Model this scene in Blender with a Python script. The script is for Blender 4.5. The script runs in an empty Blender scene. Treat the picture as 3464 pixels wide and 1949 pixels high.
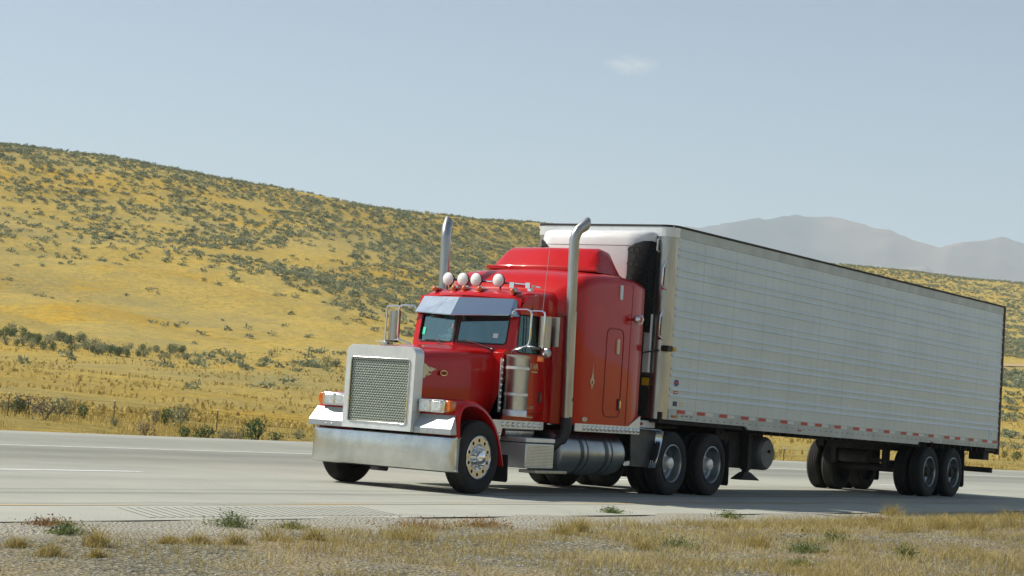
import bpy, bmesh, math, random
import numpy as np
from mathutils import Vector, Matrix
random.seed(7); rng = np.random.default_rng(7)
scene = bpy.context.scene
col = scene.collection
# ------------------------------------------------------------------ camera
CX, CY, CZ = -22.8493, -17.4162, 1.2404
YAW, PIT, ROL, FPX, PY = 0.9749, 0.1013, 0.0689, 6997.6, -315.6
PW, PH = 3464.0, 1949.0
cC = np.array([CX, CY, CZ])
cd = np.array([math.sin(YAW)*math.cos(PIT), math.cos(YAW)*math.cos(PIT), math.sin(PIT)])
cr = np.array([math.cos(YAW), -math.sin(YAW), 0.0]); cu = np.cross(cr, cd)
cR = math.cos(ROL)*cr + math.sin(ROL)*cu; cU = math.cos(ROL)*cu - math.sin(ROL)*cr
cam = bpy.data.cameras.new("Camera"); co = bpy.data.objects.new("Camera", cam); col.objects.link(co)
co.matrix_world = Matrix(((cR[0], cU[0], -cd[0], CX), (cR[1], cU[1], -cd[1], CY), (cR[2], cU[2], -cd[2], CZ), (0, 0, 0, 1)))
cam.sensor_width = 36.0; cam.lens = FPX/PW*36.0
cam.shift_y = PY/PW; cam.clip_end = 40000; cam.clip_start = 0.5
scene.camera = co
# ------------------------------------------------------------------ world and sun
SX, SY = 0.42, 0.98                     # shadow runs this far (+x, -y) per metre of height
sdir = Vector((-SX, SY, 1.0)).normalized()
elev = math.asin(sdir.z); azim = math.atan2(sdir.x, sdir.y)
w = bpy.data.worlds.new("World"); scene.world = w; w.use_nodes = True
nt = w.node_tree; nt.nodes.clear()
wo = nt.nodes.new('ShaderNodeOutputWorld'); bg = nt.nodes.new('ShaderNodeBackground')
sky = nt.nodes.new('ShaderNodeTexSky'); sky.sky_type = 'NISHITA'; sky.sun_disc = False
sky.sun_elevation = elev; sky.sun_rotation = azim
sky.air_density = 1.0; sky.dust_density = 1.8; sky.ozone_density = 1.3; sky.altitude = 1300
bg.inputs[1].default_value = 0.072
nt.links.new(sky.outputs[0], bg.inputs[0]); nt.links.new(bg.outputs[0], wo.inputs[0])
sun = bpy.data.lights.new("sun", 'SUN'); sun.energy = 4.9; sun.angle = math.radians(0.5); sun.color = (1.0, 0.93, 0.82)
so = bpy.data.objects.new("sun", sun); col.objects.link(so)
so.rotation_euler = sdir.to_track_quat('Z', 'Y').to_euler()
scene.view_settings.view_transform = 'Standard'; scene.view_settings.look = 'None'
scene.view_settings.exposure = 0.5; scene.view_settings.gamma = 1.0
scene.render.engine = 'CYCLES'
scene.cycles.use_denoising = True; scene.cycles.max_bounces = 8; scene.cycles.volume_bounces = 1
scene.cycles.transparent_max_bounces = 12

# ------------------------------------------------------------------ materials
def mat(name, c, rough=0.5, metal=0.0, c2=None, scale=3.0, detail=6, bump=0.0, bscale=None, coat=0.0,
        spec=0.5, stretch=None, ramp=(0.35, 0.65), c3=None, rvar=0.0, coord='Object'):
    m = bpy.data.materials.new(name); m.use_nodes = True; n = m.node_tree; b = n.nodes['Principled BSDF']
    b.inputs['Base Color'].default_value = (*c, 1); b.inputs['Roughness'].default_value = rough
    b.inputs['Metallic'].default_value = metal; b.inputs['Coat Weight'].default_value = coat
    b.inputs['Coat Roughness'].default_value = 0.04; b.inputs['Specular IOR Level'].default_value = spec
    if c2 is not None or bump or rvar:
        tc = n.nodes.new('ShaderNodeTexCoord'); mp = n.nodes.new('ShaderNodeMapping')
        if stretch: mp.inputs['Scale'].default_value = stretch
        n.links.new(tc.outputs[coord], mp.inputs[0])
    if c2 is not None or rvar:
        nz = n.nodes.new('ShaderNodeTexNoise'); nz.inputs['Scale'].default_value = scale; nz.inputs['Detail'].default_value = detail
        nz.inputs['Roughness'].default_value = 0.6
        n.links.new(mp.outputs[0], nz.inputs['Vector'])
        if c2 is not None:
            r = n.nodes.new('ShaderNodeValToRGB'); r.color_ramp.elements[0].position = ramp[0]; r.color_ramp.elements[1].position = ramp[1]
            r.color_ramp.elements[0].color = (*c, 1); r.color_ramp.elements[1].color = (*c2, 1)
            if c3 is not None:
                e = r.color_ramp.elements.new((ramp[0]+ramp[1])/2); e.color = (*c3, 1)
            n.links.new(nz.outputs[0], r.inputs[0]); n.links.new(r.outputs[0], b.inputs['Base Color'])
        if rvar:
            mr = n.nodes.new('ShaderNodeMapRange'); mr.inputs['To Min'].default_value = rough-rvar; mr.inputs['To Max'].default_value = rough+rvar
            n.links.new(nz.outputs[0], mr.inputs[0]); n.links.new(mr.outputs[0], b.inputs['Roughness'])
    if bump:
        nb = n.nodes.new('ShaderNodeTexNoise'); nb.inputs['Scale'].default_value = bscale or scale*4; nb.inputs['Detail'].default_value = 4
        n.links.new(mp.outputs[0], nb.inputs['Vector'])
        bp = n.nodes.new('ShaderNodeBump'); bp.inputs['Strength'].default_value = min(1, bump); bp.inputs['Distance'].default_value = 0.02
        n.links.new(nb.outputs[0], bp.inputs['Height']); n.links.new(bp.outputs[0], b.inputs['Normal'])
    return m

M = {}
M['red'] = mat('red_paint', (0.51, 0.006, 0.004), 0.30, 0.0, c2=(0.44, 0.005, 0.004), scale=2, coat=0.6, spec=0.1, rvar=0.03)
M['redtrim'] = mat('dark_red_trim', (0.22, 0.004, 0.004), 0.4)
M['chrome'] = mat('chrome', (0.78, 0.79, 0.79), 0.12, 1.0, rvar=0.05, scale=6)
M['rimalu'] = mat('rim_metal', (0.42, 0.44, 0.44), 0.28, 1.0, c2=(0.30, 0.32, 0.32), scale=5)
M['alu'] = mat('satin_aluminium', (0.78, 0.80, 0.79), 0.36, 0.6, c2=(0.68, 0.70, 0.69), scale=5, rvar=0.08, bump=0.12, bscale=9)
M['bumper'] = mat('bumper_metal', (0.70, 0.72, 0.71), 0.24, 1.0, c2=(0.52, 0.54, 0.52), scale=2.5, rvar=0.08, bump=0.10, bscale=3)
M['visor'] = mat('visor_metal', (0.52, 0.60, 0.66), 0.16, 1.0, rvar=0.03, scale=4, bump=0.05, bscale=5)
M['steel'] = mat('brushed_steel', (0.50, 0.50, 0.47), 0.3, 1.0, c2=(0.38, 0.38, 0.35), scale=8, rvar=0.08, stretch=(1, 1, 0.2))
M['canister'] = mat('canister_steel', (0.62, 0.62, 0.58), 0.36, 1.0, c2=(0.5, 0.5, 0.46), scale=4, rvar=0.05)
M['tank'] = mat('tank_metal', (0.42, 0.43, 0.41), 0.32, 1.0, c2=(0.33, 0.34, 0.33), scale=6, rvar=0.08)
M['black'] = mat('black_paint', (0.012, 0.012, 0.013), 0.5, c2=(0.03, 0.028, 0.026), scale=6)
M['grime'] = mat('dirty_chassis', (0.010, 0.010, 0.010), 0.75, c2=(0.03, 0.027, 0.022), scale=7)
M['rubber'] = mat('tyre_rubber', (0.009, 0.009, 0.009), 0.8, c2=(0.020, 0.019, 0.017), scale=5, bump=0.2, bscale=60)
M['flap'] = mat('mudflap_rubber', (0.012, 0.012, 0.012), 0.7)
M['white'] = mat('white_paint', (0.74, 0.75, 0.75), 0.35, c2=(0.66, 0.67, 0.66), scale=2, coat=0.2)
M['mesh_black'] = mat('vent_mesh', (0.008, 0.008, 0.009), 0.8, spec=0.2)
M['amber'] = mat('amber_lens', (0.75, 0.16, 0.01), 0.2, coat=0.6, c2=(0.5, 0.09, 0.01), scale=30)
M['redlens'] = mat('red_lens', (0.30, 0.01, 0.01), 0.2, coat=0.5)
M['lampwhite'] = mat('round_lamp_cover', (0.72, 0.74, 0.72), 0.35, coat=0.3)
M['lens'] = mat('clear_lens', (0.60, 0.63, 0.62), 0.12, 0.75, c2=(0.85, 0.87, 0.86), scale=26, coat=0.6, bump=0.3, bscale=60)
M['cream'] = mat('cream_decal', (0.70, 0.60, 0.38), 0.5)
M['interior'] = mat('cab_interior', (0.07, 0.085, 0.09), 0.8)
M['dash'] = mat('dashboard', (0.16, 0.22, 0.22), 0.7, c2=(0.11, 0.15, 0.15), scale=5)
M['plush'] = mat('plush', (0.72, 0.76, 0.72), 0.9, bump=0.3, bscale=40)
M['green'] = mat('green_sticker', (0.05, 0.62, 0.38), 0.5)
M['paper'] = mat('pale_sticker', (0.70, 0.80, 0.78), 0.5)
M['yellow'] = mat('yellow_label', (0.65, 0.38, 0.02), 0.5)
M['blue'] = mat('blue_sticker', (0.06, 0.08, 0.28), 0.5)
M['redtape'] = mat('red_reflective_tape', (0.55, 0.03, 0.02), 0.4)
M['whitetape'] = mat('white_reflective_tape', (0.72, 0.72, 0.66), 0.4)
M['rust'] = mat('rusty_steel', (0.05, 0.03, 0.022), 0.8, c2=(0.16, 0.07, 0.04), scale=14)
M['seal'] = mat('roof_edge_sealant', (0.015, 0.014, 0.014), 0.7, c2=(0.07, 0.03, 0.02), scale=1.6, ramp=(0.6, 0.75))
M['dark_label'] = mat('dark_label', (0.06, 0.07, 0.07), 0.5)
M['fencepost'] = mat('fence_post_steel', (0.10, 0.08, 0.055), 0.8)
M['guard'] = mat('polished_guard', (0.40, 0.43, 0.45), 0.38, 0.5, rvar=0.06, scale=4, bump=0.08, bscale=6)
M['dimmetal'] = mat('weathered_steel', (0.07, 0.075, 0.085), 0.4, 0.3, c2=(0.04, 0.043, 0.05), scale=5)
M['dulltank'] = mat('dull_tank_aluminium', (0.16, 0.16, 0.155), 0.5, 0.3, c2=(0.11, 0.11, 0.105), scale=5)
M['wire'] = mat('fence_wire', (0.10, 0.08, 0.06), 0.6, 0.5)

def glass(name, tint, rough=0.02, alpha=0.35):
    m = bpy.data.materials.new(name); m.use_nodes = True; n = m.node_tree; n.nodes.clear()
    o = n.nodes.new('ShaderNodeOutputMaterial'); mx = n.nodes.new('ShaderNodeMixShader'); t = n.nodes.new('ShaderNodeBsdfTransparent')
    g = n.nodes.new('ShaderNodeBsdfGlossy'); f = n.nodes.new('ShaderNodeFresnel'); f.inputs[0].default_value = 1.7
    t.inputs[0].default_value = (*tint, 1); g.inputs['Roughness'].default_value = rough; g.inputs['Color'].default_value = (0.62, 0.92, 0.92, 1)
    a = n.nodes.new('ShaderNodeMath'); a.operation = 'ADD'; a.inputs[1].default_value = alpha; a.use_clamp = True
    n.links.new(f.outputs[0], a.inputs[0]); n.links.new(a.outputs[0], mx.inputs[0])
    n.links.new(t.outputs[0], mx.inputs[1]); n.links.new(g.outputs[0], mx.inputs[2]); n.links.new(mx.outputs[0], o.inputs[0])
    return m
M['glass'] = glass('windscreen_glass', (0.70, 0.95, 0.90), alpha=0.18)
M['sideglass'] = glass('side_window_glass', (0.40, 0.46, 0.38), alpha=0.04)

def grille_mat():
    m = bpy.data.materials.new('punched_grille'); m.use_nodes = True; n = m.node_tree; b = n.nodes['Principled BSDF']
    b.inputs['Metallic'].default_value = 0.9; b.inputs['Roughness'].default_value = 0.35
    tc = n.nodes.new('ShaderNodeTexCoord'); sp = n.nodes.new('ShaderNodeSeparateXYZ'); n.links.new(tc.outputs['Object'], sp.inputs[0])
    def math_(op, a, b_=None, v=None):
        k = n.nodes.new('ShaderNodeMath'); k.operation = op
        if isinstance(a, float): k.inputs[0].default_value = a
        else: n.links.new(a, k.inputs[0])
        if b_ is not None: n.links.new(b_, k.inputs[1])
        if v is not None: k.inputs[1].default_value = v
        return k.outputs[0]
    p = 0.043
    zz = math_('DIVIDE', sp.outputs[2], v=p*0.78); row = math_('FLOOR', zz)
    odd = math_('MODULO', row, v=2.0); sh = math_('MULTIPLY', odd, v=0.5)
    yy = math_('ADD', math_('DIVIDE', sp.outputs[1], v=p), sh)
    fy = math_('SUBTRACT', math_('FRACT', yy), v=0.5); fz = math_('SUBTRACT', math_('FRACT', zz), v=0.5)
    d = math_('SQRT', math_('ADD', math_('MULTIPLY', fy, fy), math_('MULTIPLY', fz, fz)))
    r = n.nodes.new('ShaderNodeValToRGB'); r.color_ramp.elements[0].position = 0.27; r.color_ramp.elements[1].position = 0.36
    r.color_ramp.elements[0].color = (0.06, 0.07, 0.06, 1); r.color_ramp.elements[1].color = (0.34, 0.37, 0.33, 1)
    n.links.new(d, r.inputs[0]); n.links.new(r.outputs[0], b.inputs['Base Color'])
    bp = n.nodes.new('ShaderNodeBump'); bp.inputs['Distance'].default_value = 0.01; n.links.new(r.outputs[0], bp.inputs['Height']); n.links.new(bp.outputs[0], b.inputs['Normal'])
    return m
M['grille'] = grille_mat()

def trailer_mat():
    m = mat('trailer_side_paint', (0.64, 0.715, 0.69), 0.33, 0.0, c2=(0.57, 0.64, 0.62), scale=1.1, coat=0.25, bump=0.25, bscale=2.2, stretch=(1, 1, 1.6))
    n = m.node_tree; b = n.nodes['Principled BSDF']
    base = b.inputs['Base Color'].links[0].from_socket
    tc = n.nodes.new('ShaderNodeTexCoord'); sp = n.nodes.new('ShaderNodeSeparateXYZ'); n.links.new(tc.outputs['Object'], sp.inputs[0])
    def seam(period, off, wd):
        a = n.nodes.new('ShaderNodeMath'); a.operation = 'ADD'; a.inputs[1].default_value = off; n.links.new(sp.outputs[0], a.inputs[0])
        d = n.nodes.new('ShaderNodeMath'); d.operation = 'DIVIDE'; d.inputs[1].default_value = period; n.links.new(a.outputs[0], d.inputs[0])
        f = n.nodes.new('ShaderNodeMath'); f.operation = 'FRACT'; n.links.new(d.outputs[0], f.inputs[0])
        l = n.nodes.new('ShaderNodeMath'); l.operation = 'LESS_THAN'; l.inputs[1].default_value = wd/period; n.links.new(f.outputs[0], l.inputs[0])
        return l.outputs[0]
    z = n.nodes.new('ShaderNodeMath'); z.operation = 'FRACT'
    zm = n.nodes.new('ShaderNodeMath'); zm.operation = 'MULTIPLY'; zm.inputs[1].default_value = 1/0.07; n.links.new(sp.outputs[2], zm.inputs[0]); n.links.new(zm.outputs[0], z.inputs[0])
    zl = n.nodes.new('ShaderNodeMath'); zl.operation = 'LESS_THAN'; zl.inputs[1].default_value = 0.4; n.links.new(z.outputs[0], zl.inputs[0])
    dots = n.nodes.new('ShaderNodeMath'); dots.operation = 'MULTIPLY'; n.links.new(seam(0.275, 0.03, 0.018), dots.inputs[0]); n.links.new(zl.outputs[0], dots.inputs[1])
    ds = n.nodes.new('ShaderNodeMath'); ds.operation = 'MULTIPLY'; ds.inputs[1].default_value = 0.28; n.links.new(dots.outputs[0], ds.inputs[0])
    s2 = n.nodes.new('ShaderNodeMath'); s2.operation = 'MULTIPLY'; s2.inputs[1].default_value = 0.20; n.links.new(seam(1.1, 0.03, 0.02), s2.inputs[0])
    mx = n.nodes.new('ShaderNodeMath'); mx.operation = 'MAXIMUM'; n.links.new(ds.outputs[0], mx.inputs[0]); n.links.new(s2.outputs[0], mx.inputs[1])
    mc = n.nodes.new('ShaderNodeMix'); mc.data_type = 'RGBA'; n.links.new(mx.outputs[0], mc.inputs[0]); n.links.new(base, mc.inputs[6]); mc.inputs[7].default_value = (0.10, 0.10, 0.09, 1)
    n.links.new(mc.outputs[2], b.inputs['Base Color'])
    return m
M['tside'] = trailer_mat()
M['trail'] = mat('trailer_rail_paint', (0.55, 0.59, 0.54), 0.4, c2=(0.42, 0.45, 0.41), scale=2.5, coat=0.1, stretch=(1, 1, 0.5))

# ------------------------------------------------------------------ mesh helpers
class MB:
    def __init__(s): s.v = []; s.f = []
    def add(s, V, F):
        o = len(s.v); s.v += [tuple(map(float, p)) for p in V]; s.f += [tuple(i+o for i in f) for f in F]; return s
    def box(s, x0, x1, y0, y1, z0, z1):
        return s.add([(x0,y0,z0),(x1,y0,z0),(x1,y1,z0),(x0,y1,z0),(x0,y0,z1),(x1,y0,z1),(x1,y1,z1),(x0,y1,z1)],
                     [(0,3,2,1),(4,5,6,7),(0,1,5,4),(1,2,6,5),(2,3,7,6),(3,0,4,7)])
    def prism(s, pts, axis, a, b):
        """pts: 2-D polygon; axis 'y': (x,z) extruded y a..b; 'x': (y,z); 'z': (x,y)"""
        n = len(pts)
        def P(p, t): return {'y': (p[0], t, p[1]), 'x': (t, p[0], p[1]), 'z': (p[0], p[1], t)}[axis]
        V = [P(p, a) for p in pts]+[P(p, b) for p in pts]
        return s.add(V, [tuple(range(n))[::-1], tuple(range(n, 2*n))]+[(i, (i+1) % n, (i+1) % n+n, i+n) for i in range(n)])
    def loft(s, rings, cap=True, closed=True):
        n = len(rings[0]); V = [p for r in rings for p in r]; F = []
        for k in range(len(rings)-1):
            for i in range(n if closed else n-1):
                j = (i+1) % n; F.append((k*n+i, k*n+j, (k+1)*n+j, (k+1)*n+i))
        if cap: F += [tuple(range(n))[::-1], tuple((len(rings)-1)*n+i for i in range(n))]
        return s.add(V, F)
    def tube(s, path, r, n=10, cap=True):
        P = [Vector(p) for p in path]; rs = r if isinstance(r, (list, tuple)) else [r]*len(P)
        t0 = (P[1]-P[0]).normalized(); a = t0.orthogonal().normalized(); rings = []
        for i, p in enumerate(P):
            t = ((P[min(i+1, len(P)-1)]-P[i]).normalized()+(P[i]-P[max(i-1, 0)]).normalized())
            t = t.normalized() if t.length > 1e-6 else t0
            a = (a - t*a.dot(t)).normalized(); b = t.cross(a)
            rings.append([p+(a*math.cos(q*2*math.pi/n)+b*math.sin(q*2*math.pi/n))*rs[i] for q in range(n)])
        return s.loft(rings, cap)
    def cyl(s, p0, p1, r, n=20, r2=None): return s.tube([p0, p1], [r, r if r2 is None else r2], n)
    def lathe(s, prof, c, axis='y', n=40, sgn=1):
        """prof (radius, along); revolved about axis through c"""
        rings = []
        for (r, h) in prof:
            R_ = []
            for q in range(n):
                a = 2*math.pi*q/n; u, v = r*math.cos(a), r*math.sin(a)
                R_.append({'y': (c[0]+u, c[1]+h*sgn, c[2]+v), 'z': (c[0]+u, c[1]+v, c[2]+h), 'x': (c[0]+h*sgn, c[1]+u, c[2]+v)}[axis])
            rings.append(R_)
        return s.loft(rings, cap=False)
    def ball(s, c, rx, ry=None, rz=None, n=14, m=9):
        ry = ry or rx; rz = rz or rx; rings = []
        for k in range(m+1):
            t = math.pi*k/m; rr = max(math.sin(t), 1e-3)
            rings.append([(c[0]+rx*rr*math.cos(2*math.pi*q/n), c[1]+ry*rr*math.sin(2*math.pi*q/n), c[2]-rz*math.cos(t)) for q in range(n)])
        return s.loft(rings, True)
    def build(s, name, m, parent=None, smooth=35, bevel=0.0, seg=2, solid=0.0):
        me = bpy.data.meshes.new(name); me.from_pydata(s.v, [], s.f)
        bm = bmesh.new(); bm.from_mesh(me); bmesh.ops.recalc_face_normals(bm, faces=bm.faces); bm.to_mesh(me); bm.free()
        me.materials.append(m); o = bpy.data.objects.new(name, me); col.objects.link(o); o.parent = parent
        if smooth:
            me.polygons.foreach_set('use_smooth', [True]*len(me.polygons)); me.set_sharp_from_angle(angle=math.radians(smooth))
        if solid:
            k = o.modifiers.new('Solidify', 'SOLIDIFY'); k.thickness = solid; k.offset = 0
        if bevel:
            k = o.modifiers.new('Bevel', 'BEVEL'); k.width = bevel; k.segments = seg; k.limit_method = 'ANGLE'; k.angle_limit = math.radians(35)
        return o
def tag(o, label=None, cat=None, group=None, kind=None):
    if label: o['label'] = label
    if cat: o['category'] = cat
    if group: o['group'] = group
    if kind: o['kind'] = kind
    return o
def empty(name, loc=(0, 0, 0)):
    o = bpy.data.objects.new(name, None); col.objects.link(o); o.location = loc; return o
def rrect(y0, y1, z0, z1, r, k=5):
    """rounded rectangle outline, 4*(k+1) points, starting at lower left corner going counter-clockwise"""
    out = []
    for (cy, cz, a0) in ((y0+r, z0+r, 180), (y1-r, z0+r, 270), (y1-r, z1-r, 0), (y0+r, z1-r, 90)):
        for i in range(k+1):
            a = math.radians(a0+90*i/k); out.append((cy+r*math.cos(a), cz+r*math.sin(a)))
    return out
def ring_between(mb, outer, inner, fn):
    n = len(outer); V = [fn(*p) for p in outer]+[fn(*p) for p in inner]
    mb.add(V, [(i, (i+1) % n, (i+1) % n+n, i+n) for i in range(n)])
def text_mb(txt, size, org, right, up, depth=0.0):
    cu_ = bpy.data.curves.new('t', 'FONT'); cu_.body = txt; cu_.size = size; cu_.resolution_u = 2
    o = bpy.data.objects.new('t', cu_); col.objects.link(o)
    me = bpy.data.meshes.new_from_object(o.evaluated_get(bpy.context.evaluated_depsgraph_get()))
    mb = MB(); R_, U_, O_ = Vector(right), Vector(up), Vector(org)
    mb.add([O_+R_*v.co.x+U_*v.co.y for v in me.vertices], [tuple(p.vertices) for p in me.polygons])
    bpy.data.objects.remove(o); bpy.data.curves.remove(cu_); bpy.data.meshes.remove(me)
    return mb

# ================================================================== TERRAIN AND ROAD
def edge_shift(x): return -0.00075*max(0.0, x-4.0)**2 if x < 120 else -0.00075*116**2-0.174*(x-120)
def ray(u, v): return cd+cR*(u-PW/2)/FPX-cU*(v-PH/2-PY)/FPX
def az_tan(u, v):
    q = ray(u, v); h = math.hypot(q[0], q[1]); return math.degrees(math.atan2(q[0], q[1])), q[2]/h
def r_edge(az):
    a = math.radians(az); best = 130.0; r = 20.0
    while r < 130:
        x, y = CX+r*math.sin(a), CY+r*math.cos(a)
        if y >= 15.6+edge_shift(x): best = r; break
        r += 0.25
    return best
AZ = np.concatenate([np.linspace(-60, 30, 60), np.linspace(31, 76, 350), np.linspace(77, 110, 30)])
RE = np.array([r_edge(a) for a in AZ])
RINGS = [  # offset beyond the road edge at left / right, and where the ring shows (pixels of the photograph)
    (22, 22, [(0, 1395), (700, 1437), (1034, 1462), (2000, 1500), (2650, 1536), (3464, 1572)]),
    (70, 60, [(0, 1300), (1000, 1372), (2000, 1440), (2650, 1500), (3464, 1530)]),
    (150, 130, [(0, 1192), (560, 1218), (1100, 1250), (2000, 1350), (2700, 1430), (3464, 1482)]),
    (235, 230, [(0, 1040), (1100, 1130), (2000, 1230), (2700, 1290), (3464, 1330)]),
    (330, 380, [(0, 800), (1100, 925), (2000, 1040), (2700, 1160), (3464, 1228)]),
    (400, 600, [(0, 640), (1100, 790), (2000, 905), (2700, 1030), (3464, 1100)]),
    (470, 820, [(-400, 442), (0, 493), (400, 536), (800, 612), (1200, 690), (1500, 733), (1820, 762), (2050, 800), (2300, 845), (2600, 890), (2880, 912), (3100, 930), (3464, 976), (3900, 1046)]),
]
ring_t = []
for (d0, d1, pts) in RINGS:
    A = [az_tan(*p) for p in pts]; aa = [a[0] for a in A]; tt = [a[1] for a in A]
    tv = np.interp(AZ, aa, tt); dd = d0+(d1-d0)*(lambda q: q*q*(3-2*q))(np.clip((AZ-50)/18, 0, 1))
    fade = np.clip((86-AZ)/12, 0, 1)*np.clip((AZ+60)/40, 0, 1)     # hills sink away far outside the view
    ring_t.append((dd, tv, fade))
NR = 300
def hermite(xs, ys, x):
    m = np.gradient(ys, xs); i = np.clip(np.searchsorted(xs, x)-1, 0, len(xs)-2)
    h = xs[i+1]-xs[i]; t = (x-xs[i])/h
    return (2*t**3-3*t**2+1)*ys[i]+(t**3-2*t**2+t)*h*m[i]+(-2*t**3+3*t**2)*ys[i+1]+(t**3-t**2)*h*m[i+1]
def make_profile(k):
    re = RE[k]; xs = [0.0, 1.5, 8.0]; ys = [-0.06, -0.16, 0.02]
    for (dd, tv, fade) in ring_t:
        r = re+dd[k]; z = CZ+tv[k]*r; xs.append(dd[k]); ys.append(z*fade[k])
    xs.append(xs[-1]+60); ys.append(ys[-1]-3); xs.append(xs[-1]+260); ys.append(ys[-1]*0.45); xs.append(xs[-1]+900); ys.append(-8)
    return np.array(xs), np.array(ys)
TT = np.concatenate([np.linspace(0, 30, 40), np.linspace(30.8, 470, 200), np.linspace(474, 900, 80), np.linspace(920, 2100, 16)])
hz = np.zeros((len(AZ), len(TT)))
for k in range(len(AZ)):
    xs, ys = make_profile(k); hz[k] = hermite(xs, ys, TT)
from mathutils import noise as mn
XX = CX+(RE[:, None]+TT[None, :])*np.sin(np.radians(AZ))[:, None]
YY = CY+(RE[:, None]+TT[None, :])*np.cos(np.radians(AZ))[:, None]
for i in range(len(AZ)):
    for j in range(len(TT)):
        a = min(1, TT[j]/60)
        hz[i, j] += 1.6*max(0, min(1, (TT[j]-140)/60))*max(0, min(1, (400-TT[j])/90))*(abs(mn.noise((XX[i, j]/30, YY[i, j]/55, 12)))*2-0.6)
        hz[i, j] += a*(0.9*mn.noise((XX[i, j]/38, YY[i, j]/38, 0))+0.35*mn.noise((XX[i, j]/11, YY[i, j]/11, 3)))+0.03*mn.noise((XX[i, j]/2, YY[i, j]/2, 5))*min(1, TT[j]/3)
def grid_mesh(name, X, Y, Z, m):
    a, b = X.shape; V = np.stack([X, Y, Z], -1).reshape(-1, 3)
    i = np.arange(a-1)[:, None]*b+np.arange(b-1)[None, :]; F = np.stack([i, i+1, i+b+1, i+b], -1).reshape(-1, 4)
    me = bpy.data.meshes.new(name); me.vertices.add(len(V)); me.vertices.foreach_set('co', V.ravel())
    me.loops.add(F.size); me.loops.foreach_set('vertex_index', F.ravel())
    me.polygons.add(len(F)); me.polygons.foreach_set('loop_start', np.arange(len(F))*4); me.polygons.foreach_set('use_smooth', [True]*len(F))
    me.update(calc_edges=True); me.validate()
    me.materials.append(m); o = bpy.data.objects.new(name, me); col.objects.link(o); return o
def hill_z(az, t):
    k = np.interp(az, AZ, np.arange(len(AZ))); k0 = int(min(k, len(AZ)-2)); f = k-k0
    return (1-f)*np.interp(t, TT, hz[k0])+f*np.interp(t, TT, hz[k0+1]), (1-f)*RE[k0]+f*RE[k0+1]
def hill_pt(az, t):
    z, re = hill_z(az, t); a = math.radians(az); r = re+t
    return CX+r*math.sin(a), CY+r*math.cos(a), z

def hill_mat():
    m = bpy.data.materials.new('dry_grass_hill'); m.use_nodes = True; n = m.node_tree; b = n.nodes['Principled BSDF']
    b.inputs['Roughness'].default_value = 0.95; b.inputs['Specular IOR Level'].default_value = 0.1
    tc = n.nodes.new('ShaderNodeTexCoord')
    def noise(scale, det=6, stretch=None, rough=0.6):
        z = n.nodes.new('ShaderNodeTexNoise'); z.inputs['Scale'].default_value = scale; z.inputs['Detail'].default_value = det; z.inputs['Roughness'].default_value = rough
        if stretch:
            mp = n.nodes.new('ShaderNodeMapping'); mp.inputs['Scale'].default_value = stretch; n.links.new(tc.outputs['Object'], mp.inputs[0]); n.links.new(mp.outputs[0], z.inputs['Vector'])
        else: n.links.new(tc.outputs['Object'], z.inputs['Vector'])
        return z.outputs[0]
    def ramp(src, stops):
        r = n.nodes.new('ShaderNodeValToRGB'); e = r.color_ramp.elements
        e[0].position, e[0].color = stops[0][0], (*stops[0][1], 1); e[1].position, e[1].color = stops[-1][0], (*stops[-1][1], 1)
        for p, c in stops[1:-1]: q = e.new(p); q.color = (*c, 1)
        n.links.new(src, r.inputs[0]); return r.outputs[0]
    def mix(f, a, b_, fac=None, mode='MIX'):
        x = n.nodes.new('ShaderNodeMix'); x.data_type = 'RGBA'; x.blend_type = mode
        if f is not None: n.links.new(f, x.inputs[0])
        else: x.inputs[0].default_value = fac
        n.links.new(a, x.inputs[6]); n.links.new(b_, x.inputs[7]); return x.outputs[2]
    big = ramp(noise(0.018, 5), [(0.30, (0.45, 0.31, 0.07)), (0.45, (0.50, 0.37, 0.10)), (0.58, (0.42, 0.33, 0.12)), (0.72, (0.34, 0.28, 0.10))])
    orange = ramp(noise(0.03, 4), [(0.52, (0, 0, 0)), (0.70, (1, 1, 1))])
    oc = n.nodes.new('ShaderNodeRGB'); oc.outputs[0].default_value = (0.53, 0.34, 0.045, 1)
    x1 = mix(orange, big, oc.outputs[0])
    fine = ramp(noise(0.9, 8, rough=0.75), [(0.34, (0.66, 0.70, 0.66)), (0.50, (1, 1, 1)), (0.68, (1.25, 1.18, 1.0))])
    x2 = mix(None, x1, fine, 1.0, 'MULTIPLY')
    olive = ramp(noise(0.11, 7, rough=0.7), [(0.46, (0, 0, 0)), (0.66, (0.5, 0.5, 0.5))])
    ov = n.nodes.new('ShaderNodeRGB'); ov.outputs[0].default_value = (0.30, 0.28, 0.13, 1)
    x2 = mix(olive, x2, ov.outputs[0])
    vfine = ramp(noise(6.0, 6, rough=0.8), [(0.35, (0.72, 0.74, 0.72)), (0.65, (1.22, 1.2, 1.15))])
    x3 = mix(None, x2, vfine, 1.0, 'MULTIPLY')
    n.links.new(x3, b.inputs['Base Color'])
    bp = n.nodes.new('ShaderNodeBump'); bp.inputs['Strength'].default_value = 0.9; bp.inputs['Distance'].default_value = 0.35
    n.links.new(noise(1.6, 8, rough=0.8), bp.inputs['Height']); n.links.new(bp.outputs[0], b.inputs['Normal'])
    return m
M['hill'] = hill_mat()
tag(grid_mesh('hills', XX, YY, hz, M['hill']), 'golden dry grass hillside rising behind the highway', kind='structure')

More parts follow.
